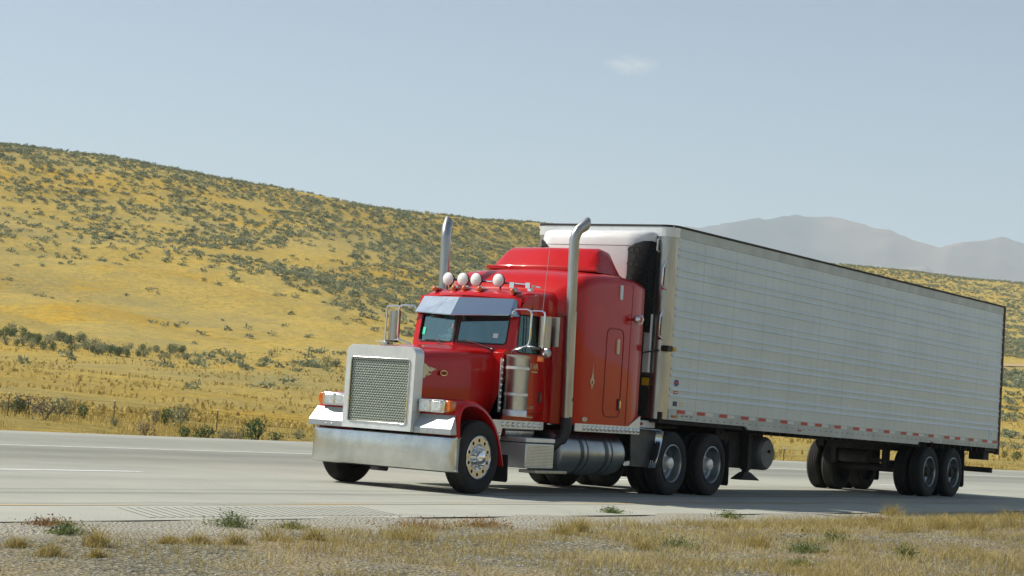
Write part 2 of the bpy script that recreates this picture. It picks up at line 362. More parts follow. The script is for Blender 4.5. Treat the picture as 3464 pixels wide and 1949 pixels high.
# far mountains
maz = np.linspace(34, 96, 560); mr = np.linspace(7000, 11500, 90)
ms = [az_tan(*p) for p in [(-500, 1010), (600, 990), (1400, 900), (1900, 850), (2320, 768), (2450, 748), (2540, 742), (2610, 745), (2680, 735), (2760, 740), (2850, 738), (2950, 764), (3010, 768), (3080, 800), (3180, 842), (3230, 832), (3300, 818), (3380, 806), (3464, 828), (3700, 880), (4200, 960), (5600, 1230), (7600, 1500)]]
mt = np.interp(maz, [a[0] for a in ms], [a[1] for a in ms])
mZ = np.zeros((len(maz), len(mr)))
for i, a in enumerate(maz):
    for j, r in enumerate(mr):
        x, y = CX+r*math.sin(math.radians(a)), CY+r*math.cos(math.radians(a))
        s = min(1, (r-7000)/2500.0); s = s*s*(3-2*s)
        rid = 0.4-abs(mn.noise((x/1100, y/1100, 1)))*2; rid2 = 0.4-abs(mn.noise((x/400, y/400, 9)))*2
        peak = (CZ+mt[i]*9600)
        mZ[i, j] = -40+(peak+40)*s*(1-0.25*max(0, (r-9600)/1900))+(1-s*0.80)*s*(rid*760+rid2*300)
mX = CX+mr[None, :]*np.sin(np.radians(maz))[:, None]; mY = CY+mr[None, :]*np.cos(np.radians(maz))[:, None]
for i in range(len(maz)):                 # ridge line at the height it has in the photograph
    pass
ks_ = np.array([mt[i]/max(((mZ[i]-CZ)/mr).max(), 1e-4) for i in range(len(maz))]); ks_ = np.convolve(np.pad(ks_, 12, 'edge'), np.ones(25)/25, 'valid'); mZ = CZ+(mZ-CZ)*ks_[:, None]
M['mount'] = mat('mountain_slopes', (0.19, 0.13, 0.10), 0.95, c2=(0.05, 0.05, 0.05), scale=0.0016, detail=10, spec=0.1, ramp=(0.42, 0.58))
tag(grid_mesh('mountains', mX, mY, mZ, M['mount']), kind='structure')
# wide ground sheet out to the horizon
M['plain'] = mat('plain_soil', (0.34, 0.25, 0.09), 0.95, c2=(0.25, 0.20, 0.08), scale=0.02, spec=0.1)
MB().add([(-14000, -14000, -12), (14000, -14000, -12), (14000, 14000, -12), (-14000, 14000, -12)], [(0, 1, 2, 3)]).build('ground_plain', M['plain'], smooth=0)['kind'] = 'structure'

# near ground (this side of the road)
def ng_z(x, y):
    s = -4.4+edge_shift(x)-y             # distance out from the pavement edge
    z = -0.014-0.02*min(s, 1.0)
    z += 0.22*np.clip((x+6)/10, 0, 1)*np.clip((s-1.0)/2.5, 0, 1)*(1-np.clip((s-4.5)/3, 0, 0.8))
    z += max(0.0, 0.045*mn.noise((x/1.7, 3.1, 9))+0.012)*max(0.0, 1-abs(s-0.15)/0.5)
    z += 0.035*mn.noise((x/1.1, y/1.1, 0))*min(1, max(0, s)/1.0)+0.012*mn.noise((x/0.25, y/0.25, 2))*min(1, max(0, s))
    return z-0.12*np.clip((s-9)/6, 0, 1)
gx = np.concatenate([np.linspace(-60, -17, 30), np.linspace(-16.8, 14, 330), np.linspace(14.3, 60, 90), np.linspace(62, 300, 30)])
gs = np.concatenate([np.linspace(-0.4, 7, 130), np.linspace(7.1, 16, 60), np.linspace(17, 80, 20)])
GX = np.repeat(gx[:, None], len(gs), 1); GY = np.array([[-4.4+edge_shift(x)-s for s in gs] for x in gx])
GZ = np.array([[ng_z(GX[i, j], GY[i, j]) for j in range(len(gs))] for i in range(len(gx))])
def verge_mat():
    m = bpy.data.materials.new('gravel_verge'); m.use_nodes = True; n = m.node_tree; b = n.nodes['Principled BSDF']
    b.inputs['Roughness'].default_value = 0.95; b.inputs['Specular IOR Level'].default_value = 0.15
    tc = n.nodes.new('ShaderNodeTexCoord'); at = n.nodes.new('ShaderNodeAttribute'); at.attribute_name = 'out'
    def noise(s, d=5, r=0.6):
        z = n.nodes.new('ShaderNodeTexNoise'); z.inputs['Scale'].default_value = s; z.inputs['Detail'].default_value = d; z.inputs['Roughness'].default_value = r
        n.links.new(tc.outputs['Object'], z.inputs['Vector']); return z.outputs[0]
    def ramp(src, stops):
        r = n.nodes.new('ShaderNodeValToRGB'); e = r.color_ramp.elements
        e[0].position, e[0].color = stops[0][0], (*stops[0][1], 1); e[1].position, e[1].color = stops[-1][0], (*stops[-1][1], 1)
        for p, c in stops[1:-1]: q = e.new(p); q.color = (*c, 1)
        n.links.new(src, r.inputs[0]); return r.outputs[0]
    def mix(f, a, b_, mode='MIX', fac=1.0):
        x = n.nodes.new('ShaderNodeMix'); x.data_type = 'RGBA'; x.blend_type = mode; x.inputs[0].default_value = fac
        if f is not None: n.links.new(f, x.inputs[0])
        n.links.new(a, x.inputs[6]); n.links.new(b_, x.inputs[7]); return x.outputs[2]
    vo = n.nodes.new('ShaderNodeTexVoronoi'); vo.inputs['Scale'].default_value = 30; n.links.new(tc.outputs['Object'], vo.inputs['Vector'])
    st = ramp(vo.outputs['Color'], [(0.1, (0.07, 0.067, 0.048)), (0.5, (0.16, 0.152, 0.11)), (0.9, (0.31, 0.29, 0.22))])
    pale = ramp(noise(70, 4, 0.8), [(0.3, (0.23, 0.22, 0.17)), (0.7, (0.42, 0.40, 0.33))])
    soil = ramp(noise(9, 7, 0.75), [(0.3, (0.17, 0.14, 0.085)), (0.7, (0.36, 0.29, 0.16))])
    # pale compacted gravel next to the pavement, loose stones further out, strawy soil in patches
    a1 = n.nodes.new('ShaderNodeMath'); a1.operation = 'ADD'; n.links.new(at.outputs['Fac'], a1.inputs[0])
    ns = n.nodes.new('ShaderNodeMath'); ns.operation = 'MULTIPLY'; ns.inputs[1].default_value = 1.6; n.links.new(noise(1.3, 5), ns.inputs[0]); n.links.new(ns.outputs[0], a1.inputs[1])
    f1 = n.nodes.new('ShaderNodeMapRange'); f1.inputs['From Min'].default_value = 1.5; f1.inputs['From Max'].default_value = 2.2; n.links.new(a1.outputs[0], f1.inputs[0])
    x1 = mix(f1.outputs[0], pale, st)
    patch = ramp(noise(0.55, 6), [(0.44, (0, 0, 0)), (0.58, (1, 1, 1))])
    f2 = n.nodes.new('ShaderNodeMath'); f2.operation = 'MULTIPLY'; n.links.new(patch, f2.inputs[0]); n.links.new(f1.outputs[0], f2.inputs[1])
    f3 = n.nodes.new('ShaderNodeMath'); f3.operation = 'MULTIPLY'; f3.inputs[1].default_value = 0.75; n.links.new(f2.outputs[0], f3.inputs[0])
    n.links.new(mix(f3.outputs[0], x1, soil), b.inputs['Base Color'])
    bp = n.nodes.new('ShaderNodeBump'); bp.inputs['Strength'].default_value = 0.8; bp.inputs['Distance'].default_value = 0.03
    n.links.new(vo.outputs['Distance'], bp.inputs['Height']); n.links.new(bp.outputs[0], b.inputs['Normal'])
    return m
gv = grid_mesh('verge_ground', GX, GY, GZ, verge_mat()); gv['kind'] = 'structure'
at_ = gv.data.attributes.new('out', 'FLOAT', 'POINT'); at_.data.foreach_set('value', np.repeat(gs[None, :], len(gx), 0).ravel().astype(np.float32))

# rising grassland on the camera's own side: what the polished sides of the truck mirror
bx, by = np.linspace(-420, 1100, 90), np.linspace(-62, -520, 50)
BX = np.repeat(bx[:, None], len(by), 1); BY = np.array([[y+edge_shift(x) if x < 120 else y-10.1-0.174*(x-120)*0.4 for y in by] for x in bx])
BZ = np.array([[-0.4+34*(lambda q: q*q*(3-2*q))(min(1, (-62-by[j])/300))+5*mn.noise((bx[i]/90, by[j]/60, 4))*min(1, (-62-by[j])/60) for j in range(len(by))] for i in range(len(bx))])
grid_mesh('hills', BX, BY, BZ, M['hill'])['kind'] = 'structure'
# road
def road_mat():
    m = bpy.data.materials.new('worn_concrete_road'); m.use_nodes = True; n = m.node_tree; b = n.nodes['Principled BSDF']
    b.inputs['Roughness'].default_value = 0.85; b.inputs['Specular IOR Level'].default_value = 0.25
    tc = n.nodes.new('ShaderNodeTexCoord'); at = n.nodes.new('ShaderNodeAttribute'); at.attribute_name = 'lane'
    r = n.nodes.new('ShaderNodeValToRGB'); e = r.color_ramp.elements
    mr = n.nodes.new('ShaderNodeMapRange'); mr.inputs['From Min'].default_value = -4.5; mr.inputs['From Max'].default_value = 15.5
    cmb = n.nodes.new('ShaderNodeMapping'); cmb.inputs['Scale'].default_value = (0.06, 1.4, 1); n.links.new(tc.outputs['Object'], cmb.inputs[0])
    nz = n.nodes.new('ShaderNodeTexNoise'); nz.inputs['Scale'].default_value = 1.0; nz.inputs['Detail'].default_value = 5; n.links.new(cmb.outputs[0], nz.inputs['Vector'])
    jit = n.nodes.new('ShaderNodeMath'); jit.operation = 'MULTIPLY_ADD'; jit.inputs[1].default_value = 0.9; n.links.new(nz.outputs[0], jit.inputs[0]); n.links.new(at.outputs['Fac'], jit.inputs[2])
    n.links.new(jit.outputs[0], mr.inputs[0])
    lane = lambda y: (y+0.45+4.5)/20.0
    g = lambda k: (0.375*k, 0.38*k, 0.325*k)
    stops = [(-4.4, 1.02), (-2.9, 1.05), (-2.0, 0.98), (-1.55, 0.93), (-1.35, 0.64), (-1.15, 0.95), (-0.95, 0.95), (-0.8, 0.68), (-0.6, 0.97), (0.3, 0.96), (1.0, 0.84), (1.7, 0.98),
             (2.6, 0.93), (4.3, 0.84), (5.6, 0.62), (6.6, 0.72), (7.6, 0.55), (8.8, 0.70), (9.6, 0.86), (11, 0.72), (13.5, 0.76), (15.4, 0.96)]
    e[0].position = lane(stops[0][0]); e[0].color = (*g(stops[0][1]), 1); e[1].position = lane(stops[-1][0]); e[1].color = (*g(stops[-1][1]), 1)
    for y, k in stops[1:-1]: q = e.new(lane(y)); q.color = (*g(k), 1)
    n.links.new(mr.outputs[0], r.inputs[0])
    n2 = n.nodes.new('ShaderNodeTexNoise'); n2.inputs['Scale'].default_value = 0.5; n2.inputs['Detail'].default_value = 9; n2.inputs['Roughness'].default_value = 0.7; n.links.new(tc.outputs['Object'], n2.inputs['Vector'])
    r2 = n.nodes.new('ShaderNodeValToRGB'); r2.color_ramp.elements[0].position = 0.3; r2.color_ramp.elements[0].color = (0.86, 0.87, 0.88, 1); r2.color_ramp.elements[1].position = 0.7; r2.color_ramp.elements[1].color = (1.08, 1.08, 1.06, 1)
    n.links.new(n2.outputs[0], r2.inputs[0])
    mx = n.nodes.new('ShaderNodeMix'); mx.data_type = 'RGBA'; mx.blend_type = 'MULTIPLY'; mx.inputs[0].default_value = 1; n.links.new(r.outputs[0], mx.inputs[6]); n.links.new(r2.outputs[0], mx.inputs[7])
    n3 = n.nodes.new('ShaderNodeTexNoise'); n3.inputs['Scale'].default_value = 40; n3.inputs['Detail'].default_value = 3; n.links.new(tc.outputs['Object'], n3.inputs['Vector'])
    r3 = n.nodes.new('ShaderNodeValToRGB'); r3.color_ramp.elements[0].position = 0.3; r3.color_ramp.elements[0].color = (0.88, 0.88, 0.88, 1); r3.color_ramp.elements[1].position = 0.7; r3.color_ramp.elements[1].color = (1.1, 1.1, 1.1, 1)
    n.links.new(n3.outputs[0], r3.inputs[0])
    m2 = n.nodes.new('ShaderNodeMix'); m2.data_type = 'RGBA'; m2.blend_type = 'MULTIPLY'; m2.inputs[0].default_value = 1; n.links.new(mx.outputs[2], m2.inputs[6]); n.links.new(r3.outputs[0], m2.inputs[7])
    n.links.new(m2.outputs[2], b.inputs['Base Color'])
    return m
rx = np.concatenate([np.linspace(-80, -20, 13), np.linspace(-18, 120, 140), np.linspace(124, 420, 40)]); ry = np.linspace(-4.4, 15.5, 60)
def strip(name, y0, y1, z, m, xs=rx, ny=2, wob=0.0):
    ys = np.linspace(y0, y1, ny); X = np.repeat(xs[:, None], ny, 1)
    Y = np.array([[y+edge_shift(x)+(wob*mn.noise((x*0.7, y, 1)) if wob else 0) for y in ys] for x in xs]); Z = np.full_like(X, z)
    o = grid_mesh(name, X, Y, Z, m); o['kind'] = 'structure'
    a = o.data.attributes.new('lane', 'FLOAT', 'POINT'); a.data.foreach_set('value', np.repeat(ys[None, :], len(xs), 0).ravel().astype(np.float32)); return o
strip('road', -4.4, 15.5, 0.0, road_mat(), ny=60)
MB().add([(-80, -4.4, 0.0), (-80, -4.4, -0.2)]+[], [])
M['pwhite'] = mat('white_road_paint', (0.78, 0.79, 0.77), 0.7, c2=(0.55, 0.55, 0.51), scale=3, detail=8, ramp=(0.5, 0.7))
M['pyellow'] = mat('worn_yellow_paint', (0.50, 0.36, 0.14), 0.75, c2=(0.42, 0.40, 0.33), scale=1.2, detail=8, ramp=(0.40, 0.58), stretch=(0.3, 1, 1))
M['crack'] = mat('tar_seam', (0.06, 0.06, 0.055), 0.9)
M['shoulder'] = mat('pale_concrete_patch', (0.40, 0.405, 0.345), 0.85, c2=(0.37, 0.375, 0.32), scale=3)
strip('yellow_edge_line', -2.84, -2.74, 0.004, M['pyellow'])
strip('white_edge_line', 9.0, 9.13, 0.004, M['pwhite'])
for x0 in (-40.0, -28.2, -14.5, -1.9-0, 9.8, 22.0, 34.2, 46.4, 58.6):
    if x0 == -14.5: a, b_ = -14.6, -2.0
    else: a, b_ = x0, x0+3.2
    if x0 == -1.9: a, b_ = 8.9, 12.2
    if x0 == 9.8: continue
    strip('lane_dash', 2.42, 2.56, 0.004, M['pwhite'], xs=np.linspace(a, b_, 12))
strip('tar_joint', -2.62, -2.60, 0.004, M['crack'], xs=np.linspace(-30, 60, 300), wob=0.05)
for (x0, x1, y0, y1) in ((-6.5, -4.4, -2.65, -4.35), (-3.6, -0.5, 4.0, 3.2), (3.2, 7.0, 10.2, 9.9), (-2.5, 0.5, -1.4, -2.6), (4.2, 6.0, -2.7, -4.6), (9.5, 13.0, -3.0, -4.9)):
    n_ = 24; m_ = MB(); P = []
    for i in range(n_+1):
        t = i/n_; x = x0+(x1-x0)*t; y = y0+(y1-y0)*t+0.04*mn.noise((x*3, y0, 0)); P.append((x, y))
    wd = 0.006+0.006*random.random()
    m_.add([(x, y-wd, 0.0045) for x, y in P]+[(x, y+wd, 0.0045) for x, y in P], [(i, i+1, n_+2+i, n_+1+i) for i in range(n_)])
    m_.build('road_crack', M['crack'], smooth=0)['kind'] = 'structure'
# scored rumble patch on the near shoulder
m_ = MB()
for k in range(30):
    x = -8.8+k*0.13
    m_.add([(x, -4.15, 0.0045), (x+0.09, -4.15, 0.0045), (x+0.79, -3.05, 0.0045), (x+0.70, -3.05, 0.0045)], [(0, 1, 2, 3)])
m_.build('rumble_strip', M['shoulder'], smooth=0)['kind'] = 'structure'
# ================================================================== TRACTOR
T = tag(empty('semi_truck', (0, 0, 0)), 'red long-nosed semi truck with chrome grille, tall twin exhaust stacks and sleeper cab', 'truck')
def B(name, mb, m, parent=T, **k): return mb.build(name, M[m] if isinstance(m, str) else m, parent, **k)

def islands(mb):
    par = list(range(len(mb.v)))
    def find(a):
        while par[a] != a: par[a] = par[par[a]]; a = par[a]
        return a
    for f in mb.f:
        r = find(f[0])
        for q in f[1:]: par[find(q)] = r
    g = {}
    for f in mb.f: g.setdefault(find(f[0]), []).append(f)
    out = []
    for fs in g.values():
        ids = sorted({i for f in fs for i in f}); mp = {i: k for k, i in enumerate(ids)}; m2 = MB(); m2.add([mb.v[i] for i in ids], [tuple(mp[i] for i in f) for f in fs]); out.append(m2)
    return out
def BS(name, mb, m, parent=T, **k):
    for q in islands(mb): B(name, q, m, parent, **k)
def tyre_mb(x, y0, y1, r=0.505, z=None):
    z = r-0.004 if z is None else z; c = (x, 0, z); w_ = y1-y0; mb = MB()
    pr = [(0.30, 0.03), (0.335, 0.012), (0.40, 0.0), (0.455, 0.006), (r-0.018, 0.024), (r-0.004, 0.040)]
    prof = [(a, y0+b) for a, b in pr]
    n = 4; tw = w_-0.08
    for k in range(n):
        ya = y0+0.04+tw*(k+1)/(n+1)
        prof += [(r, ya-0.008), (r-0.014, ya-0.007), (r-0.014, ya+0.007), (r, ya+0.008)]
    prof += [(a, y1-b) for a, b in pr[::-1]]
    return mb.lathe(prof, c, 'y', 56)
def steer_wheel(x, ys, s):
    """s=-1 near side; ys = outer face plane |y|"""
    yo = s*ys; yi = s*(ys-0.28); z = 0.50
    t = B('tyre', tyre_mb(x, min(yo, yi), max(yo, yi)), 'rubber')
    rim = MB(); c = (x, 0, z)
    rim.lathe([(0.300, yo-s*0.03), (0.297, yo-s*0.012), (0.288, yo-s*0.008), (0.282, yo-s*0.022)], c, 'y', 48)
    for k in range(10):                                     # flat disc with ten hand holes
        a0, a1 = 2*math.pi*k/10, 2*math.pi*(k+1)/10; N = 24; out = []; inn = []
        am = (a0+a1)/2
        for i in range(N):
            q = 2*math.pi*i/N; u_, v_ = math.cos(q), math.sin(q); mx = max(abs(u_), abs(v_)); u_, v_ = u_/mx, v_/mx
            r_ = 0.232+0.050*u_; a = am+v_*(a1-a0)/2; out.append((r_*math.cos(a), r_*math.sin(a)))
            q2 = q; hr = 0.232+0.026*math.cos(q2); ha = am+0.024/0.232*math.sin(q2)*1.05; inn.append((hr*math.cos(ha), hr*math.sin(ha)))
        ring_between(rim, out, inn, lambda p, q_: (x+p, yo-s*0.022, z+q_))
        V = [(x+p, yo-s*0.022, z+q_) for p, q_ in inn]+[(x+p, yo-s*0.05, z+q_) for p, q_ in inn]
        rim.add(V, [(i, (i+1) % N, (i+1) % N+N, i+N) for i in range(N)])
    rim.lathe([(0.182, yo-s*0.022), (0.165, yo-s*0.030), (0.10, yo-s*0.030)], c, 'y', 40)
    B('rim', rim, 'chrome', t, smooth=30)
    back = MB().lathe([(0.29, yo-s*0.055), (0.05, yo-s*0.055)], c, 'y', 30); B('brake_drum', back, 'grime', t)
    hub = MB().lathe([(0.10, yo-s*0.03), (0.095, yo+s*0.02), (0.085, yo+s*0.045), (0.05, yo+s*0.06), (0.002, yo+s*0.062)], c, 'y', 30)
    B('hub_cap', hub, 'chrome', t)
    lug = MB()
    for k in range(10):
        a = 2*math.pi*(k+.5)/10; px, pz = x+0.142*math.cos(a), z+0.142*math.sin(a)
        lug.cyl((px, yo-s*0.03, pz), (px, yo+s*0.03, pz), 0.017, 8); lug.cyl((px, yo+s*0.03, pz), (px, yo+s*0.045, pz), 0.013, 8, 0.004)
    BS('lug_nut', lug, 'chrome', t)
def dual_wheel(x, ys, s, parent=T, z=None, r=0.505, m='chrome', zr=None, cap=True):
    z0 = r-0.005 if z is None else z
    yo = s*ys
    for (a, b, first) in ((ys, ys-0.27, True), (ys-0.33, ys-0.60, False)):
        y0, y1 = sorted((s*a, s*b)); t = B('tyre', tyre_mb(x, y0, y1, r, z0), 'rubber', parent)
        c = (x, 0, z0)
        rim = MB()
        if first:
            rim.lathe([(0.303, yo-s*0.030), (0.302, yo-s*0.010), (0.290, yo-s*0.006), (0.276, yo-s*0.020), (0.268, yo-s*0.07), (0.262, yo-s*0.15), (0.235, yo-s*0.175), (0.19, yo-s*0.18), (0.05, yo-s*0.18)], c, 'y', 48)
            B('rim', rim, 'rimalu', t)
            hub = MB().lathe([(0.150, yo-s*0.18), (0.145, yo-s*0.155), (0.105, yo-s*0.15), (0.10, yo-s*0.05), (0.085, yo-s*0.03), (0.04, yo-s*0.022), (0.002, yo-s*0.02)], c, 'y', 30)
            B('hub_cap', hub, 'alu' if cap else 'grime', t)
        else:
            rim.lathe([(0.303, s*b+s*0.030), (0.29, s*b+s*0.006), (0.262, s*b+s*0.1), (0.05, s*b+s*0.11)], c, 'y', 36); B('rim', rim, 'grime', t)
steer_wheel(0.70, 1.21, -1); steer_wheel(0.70, 1.21, 1)
for x in (6.03, 7.35):
    for s in (-1, 1): dual_wheel(x, 1.25, s)

# bumper
def arc_bumper():
    mb = MB(); prof = []
    pts = [(-1.205, 0.20), (-1.20, 0.08), (-1.16, 0.035), (-1.05, 0.010), (-0.6, 0.0), (0.6, 0.0), (1.05, 0.010), (1.16, 0.035), (1.20, 0.08), (1.205, 0.20)]
    zs = [(0.285, 0.035), (0.30, 0.008), (0.33, 0.0), (0.71, 0.0), (0.745, 0.008), (0.76, 0.04), (0.755, 0.075)]
    for (z, dx) in zs: prof.append([(x+dx, y*1.012+0.01, z+(0.0)) for (y, x) in pts])
    mb.loft(prof, cap=False, closed=False); return mb
b_ = B('bumper', arc_bumper(), 'bumper', solid=0.006, smooth=40)
bo = MB()
for (y, z) in ((0.50, 0.55), (0.38, 0.548), (-0.36, 0.535), (-0.48, 0.533), (0.52, 0.715), (-0.46, 0.705)): bo.ball((0.0, y, z), 0.008, 0.011, 0.011, 8, 5)
BS('bolt', bo, 'steel', b_)
# grille surround
def fn_front(y, z): return (-0.10+0.03*(y/0.6)**2, y, z)
su = MB(); out = rrect(-0.60, 0.60, 0.79, 1.93, 0.06, 6)
def crown(p): y, z = p; return (y, z+(0.035*(1-(y/0.6)**2) if z > 1.6 else 0))
out = []
ks = 8
for (cy, cz, r, a0) in ((-0.60+0.012, 0.79+0.012, 0.012, 180), (0.60-0.012, 0.79+0.012, 0.012, 270), (0.60-0.10, 1.93-0.10, 0.10, 0), (-0.60+0.10, 1.93-0.10, 0.10, 90)):
    for i in range(ks+1):
        a = math.radians(a0+90*i/ks); out.append(crown((cy+r*math.cos(a), cz+r*math.sin(a))))
inn = [crown(p) if False else p for p in rrect(-0.505, 0.505, 0.885, 1.765, 0.03, ks)]
r0 = [(-0.10+0.018, y, z) for y, z in inn]; r1 = [(-0.10, y, z) for y, z in inn]
r2 = [(-0.105, y*0.99, 0.79+(z-0.79)*0.993+0.002) for y, z in out]; r3 = [(-0.09, y, z) for y, z in out]; r4 = [(0.085, y*1.0, z) for y, z in out]
su.loft([r0, r1, r2, r3, r4], cap=False)
gs_ = B('grille_surround', su, 'alu', smooth=40)
B('grille', MB().prism(rrect(-0.51, 0.51, 0.88, 1.77, 0.03), 'x', -0.092, -0.085), 'grille', smooth=0)
fr = MB(); pa = rrect(-0.505, 0.505, 0.885, 1.765, 0.035, 4); fr.tube([(-0.108, y, z) for y, z in pa]+[(-0.108, pa[0][0], pa[0][1])], 0.009, 6)
rv = MB()
for i in range(6):
    t = i/5; z = 0.93+0.79*t
    for s in (-1, 1): rv.ball((-0.116, s*0.505, z), 0.008, 0.010, 0.014, 8, 5)
for i in range(5):
    y = -0.4+0.2*i
    for z in (0.885, 1.765): rv.ball((-0.116, y, z), 0.008, 0.014, 0.010, 8, 5)
f_ = B('grille_frame', fr, 'chrome'); BS('rivet', rv, 'chrome', f_)
orn = MB(); orn.cyl((-0.03, 0.03, 1.955), (-0.035, 0.03, 2.0), 0.007, 8); orn.prism([(-0.045, 1.998), (0.06, 2.006), (0.06, 2.012), (-0.05, 2.008)], 'y', -0.02, 0.16)
B('hood_ornament', orn, 'chrome', smooth=0)
# hood
def hood_ring(x, w_, zt, zb=0.80):
    P = []; rc = 0.17
    P.append((x, -w_, zb)); P.append((x, -w_, 1.2)); P.append((x, -w_+0.005, zt-rc-0.06))
    for i in range(8):
        a = math.radians(180-90*i/7*0.93); P.append((x, -w_+0.008+rc+rc*math.cos(a), zt-rc-0.045+rc*math.sin(a)))
    for y in (-0.3, -0.1, 0.1, 0.3): P.append((x, y, zt-0.02*(abs(y)/0.3)**1.5+0.0))
    return P+[(p[0], -p[1], p[2]) for p in P[:11]][::-1]
rings = [hood_ring(0.075, 0.590, 1.955), hood_ring(0.45, 0.625, 1.985), hood_ring(0.95, 0.675, 2.02), hood_ring(1.40, 0.72, 2.05), hood_ring(1.60, 0.74, 2.062)]
B('hood', MB().loft(rings, cap=True), 'red', smooth=50)
# cowl side panels below the windscreen, between hood and doors
for s in (-1, 1):
    mb = MB(); mb.prism([(1.44, 1.02), (1.95, 1.02), (1.95, 2.0), (1.70, 2.03), (1.60, 1.98), (1.60, 1.0)], 'y', s*0.70, s*0.88)
    B('cowl_panel', mb, 'red', bevel=0.02)
# fenders
FP = [(0.115, 0.78), (0.105, 0.95), (0.11, 1.08), (0.135, 1.165), (0.19, 1.225), (0.29, 1.262), (0.41, 1.275), (0.55, 1.265), (0.70, 1.225), (0.84, 1.16), (0.97, 1.07), (1.08, 0.96), (1.17, 0.83), (1.24, 0.69), (1.30, 0.53), (1.345, 0.38)]
for s in (-1, 1):
    mb = MB(); cx_, cz_ = 0.66, 0.5; rings = []
    for (yy, sh) in ((0.60, 0.0), (1.02, 0.0), (1.13, 0.006), (1.185, 0.022), (1.215, 0.05), (1.222, 0.085), (1.19, 0.09), (0.62, 0.045)):
        R_ = []
        for (px, pz) in FP:
            dx, dz = px-cx_, pz-cz_; L_ = math.hypot(dx, dz); R_.append((px-dx/L_*sh, s*yy, pz-dz/L_*sh))
        rings.append(R_)
    mb.loft(rings, cap=False, closed=False); o = B('fender', mb, 'red', smooth=50)
    mb = MB()                                            # dark wheel-arch liner closes the arch
    mb.prism([(0.66+(px-0.66)*0.9, 0.5+(pz-0.5)*0.9) for px, pz in FP]+[(1.25, 0.34), (1.1, 0.34)], 'y', s*0.60, s*0.66)
    B('arch_liner', mb, 'black', o, smooth=0)
    # mud flap behind the steer wheel
    B('mud_flap', MB().prism([(s*0.86, 0.55), (s*1.215, 0.55), (s*1.23, 0.20), (s*1.21, 0.17), (s*0.88, 0.17), (s*0.86, 0.2)], 'x', 1.38, 1.395), 'flap', smooth=0)
    # side of fender down to the guard, in front of the wheel
    g = MB()
    y0, y1 = (s*0.60, s*1.20)
    V = [(0.10, y0, 1.055), (0.08, y1, 1.055), (-0.055, y1*1.03, 0.865), (-0.055, y0, 0.865), (-0.05, y0, 0.785), (-0.05, y1*1.03, 0.785), (0.12, y1*1.01, 0.79), (0.12, y0, 0.79)]
    g.add(V, [(0, 1, 2, 3), (3, 2, 5, 4), (4, 5, 6, 7), (1, 6, 5, 2), (0, 3, 4, 7), (0, 7, 6, 1)])
    gg = B('fender_guard', g, 'guard', smooth=0, bevel=0.008)
    bb = MB(); [bb.ball((-0.057, s*y, 0.82), 0.007, 0.010, 0.010, 8, 5) for y in (0.82, 0.92)]; BS('bolt', bb, 'chrome', gg)
    # headlight pod
    pod = MB().prism(rrect(min(s*0.62, s*1.06), max(s*0.62, s*1.06), 1.075, 1.255, 0.03, 4), 'x', 0.0, 0.17)
    p_ = B('headlight', pod, 'chrome', bevel=0.012)
    for yc in (0.735, 0.925):
        B('headlight_lens', MB().prism(rrect(s*yc-0.082, s*yc+0.082, 1.10, 1.228, 0.018, 3), 'x', -0.014, 0.002), 'lens', p_, bevel=0.006)
        bz = MB(); q = rrect(s*yc-0.088, s*yc+0.088, 1.094, 1.234, 0.02, 3); bz.tube([(-0.006, y, z) for y, z in q]+[(-0.006, *q[0])], 0.008, 6); B('lens_bezel', bz, 'chrome', p_)
    tu = MB(); q = [(s*1.045, 1.085), (s*1.045, 1.25), (s*1.12, 1.245), (s*1.15, 1.21), (s*1.155, 1.13), (s*1.12, 1.09)]
    tu.prism(q, 'x', 0.02, 0.16); B('turn_signal', tu, 'amber', p_, bevel=0.015)
    B('headlight_bracket', MB().cyl((0.09, s*0.58, 1.13), (0.09, s*0.64, 1.13), 0.045, 12), 'steel', p_)
# hood logos and flame decals
for s in (-1, 1):
    yo = s*0.646
    B('hood_badge', MB().prism([(0.50+0.085*math.cos(a), 1.62+0.038*math.sin(a)) for a in np.linspace(0, 2*math.pi, 24, endpoint=False)], 'y', yo, yo+s*0.008), 'chrome', smooth=0)
    B('badge_field', MB().prism([(0.50+0.075*math.cos(a), 1.62+0.029*math.sin(a)) for a in np.linspace(0, 2*math.pi, 24, endpoint=False)], 'y', yo+s*0.008, yo+s*0.010), 'redtrim', smooth=0)
    fl = MB(); A_ = [(0.088, 1.74), (0.13, 1.71), (0.12, 1.735), (0.19, 1.675), (0.175, 1.70), (0.26, 1.66), (0.22, 1.695), (0.30, 1.675), (0.36, 1.66), (0.31, 1.655), (0.25, 1.625), (0.20, 1.63), (0.18, 1.645), (0.20, 1.60), (0.26, 1.60), (0.22, 1.58), (0.17, 1.565), (0.19, 1.59), (0.15, 1.575), (0.13, 1.54), (0.088, 1.53)]
    fl.prism(A_, 'y', s*0.606, s*0.62)
    for i, p in enumerate(fl.v): fl.v[i] = (p[0], s*(0.592+0.095*p[0]+(0.004 if i < len(A_) else 0.0)), p[2])
    B('flame_decal', fl, 'cream', smooth=0)

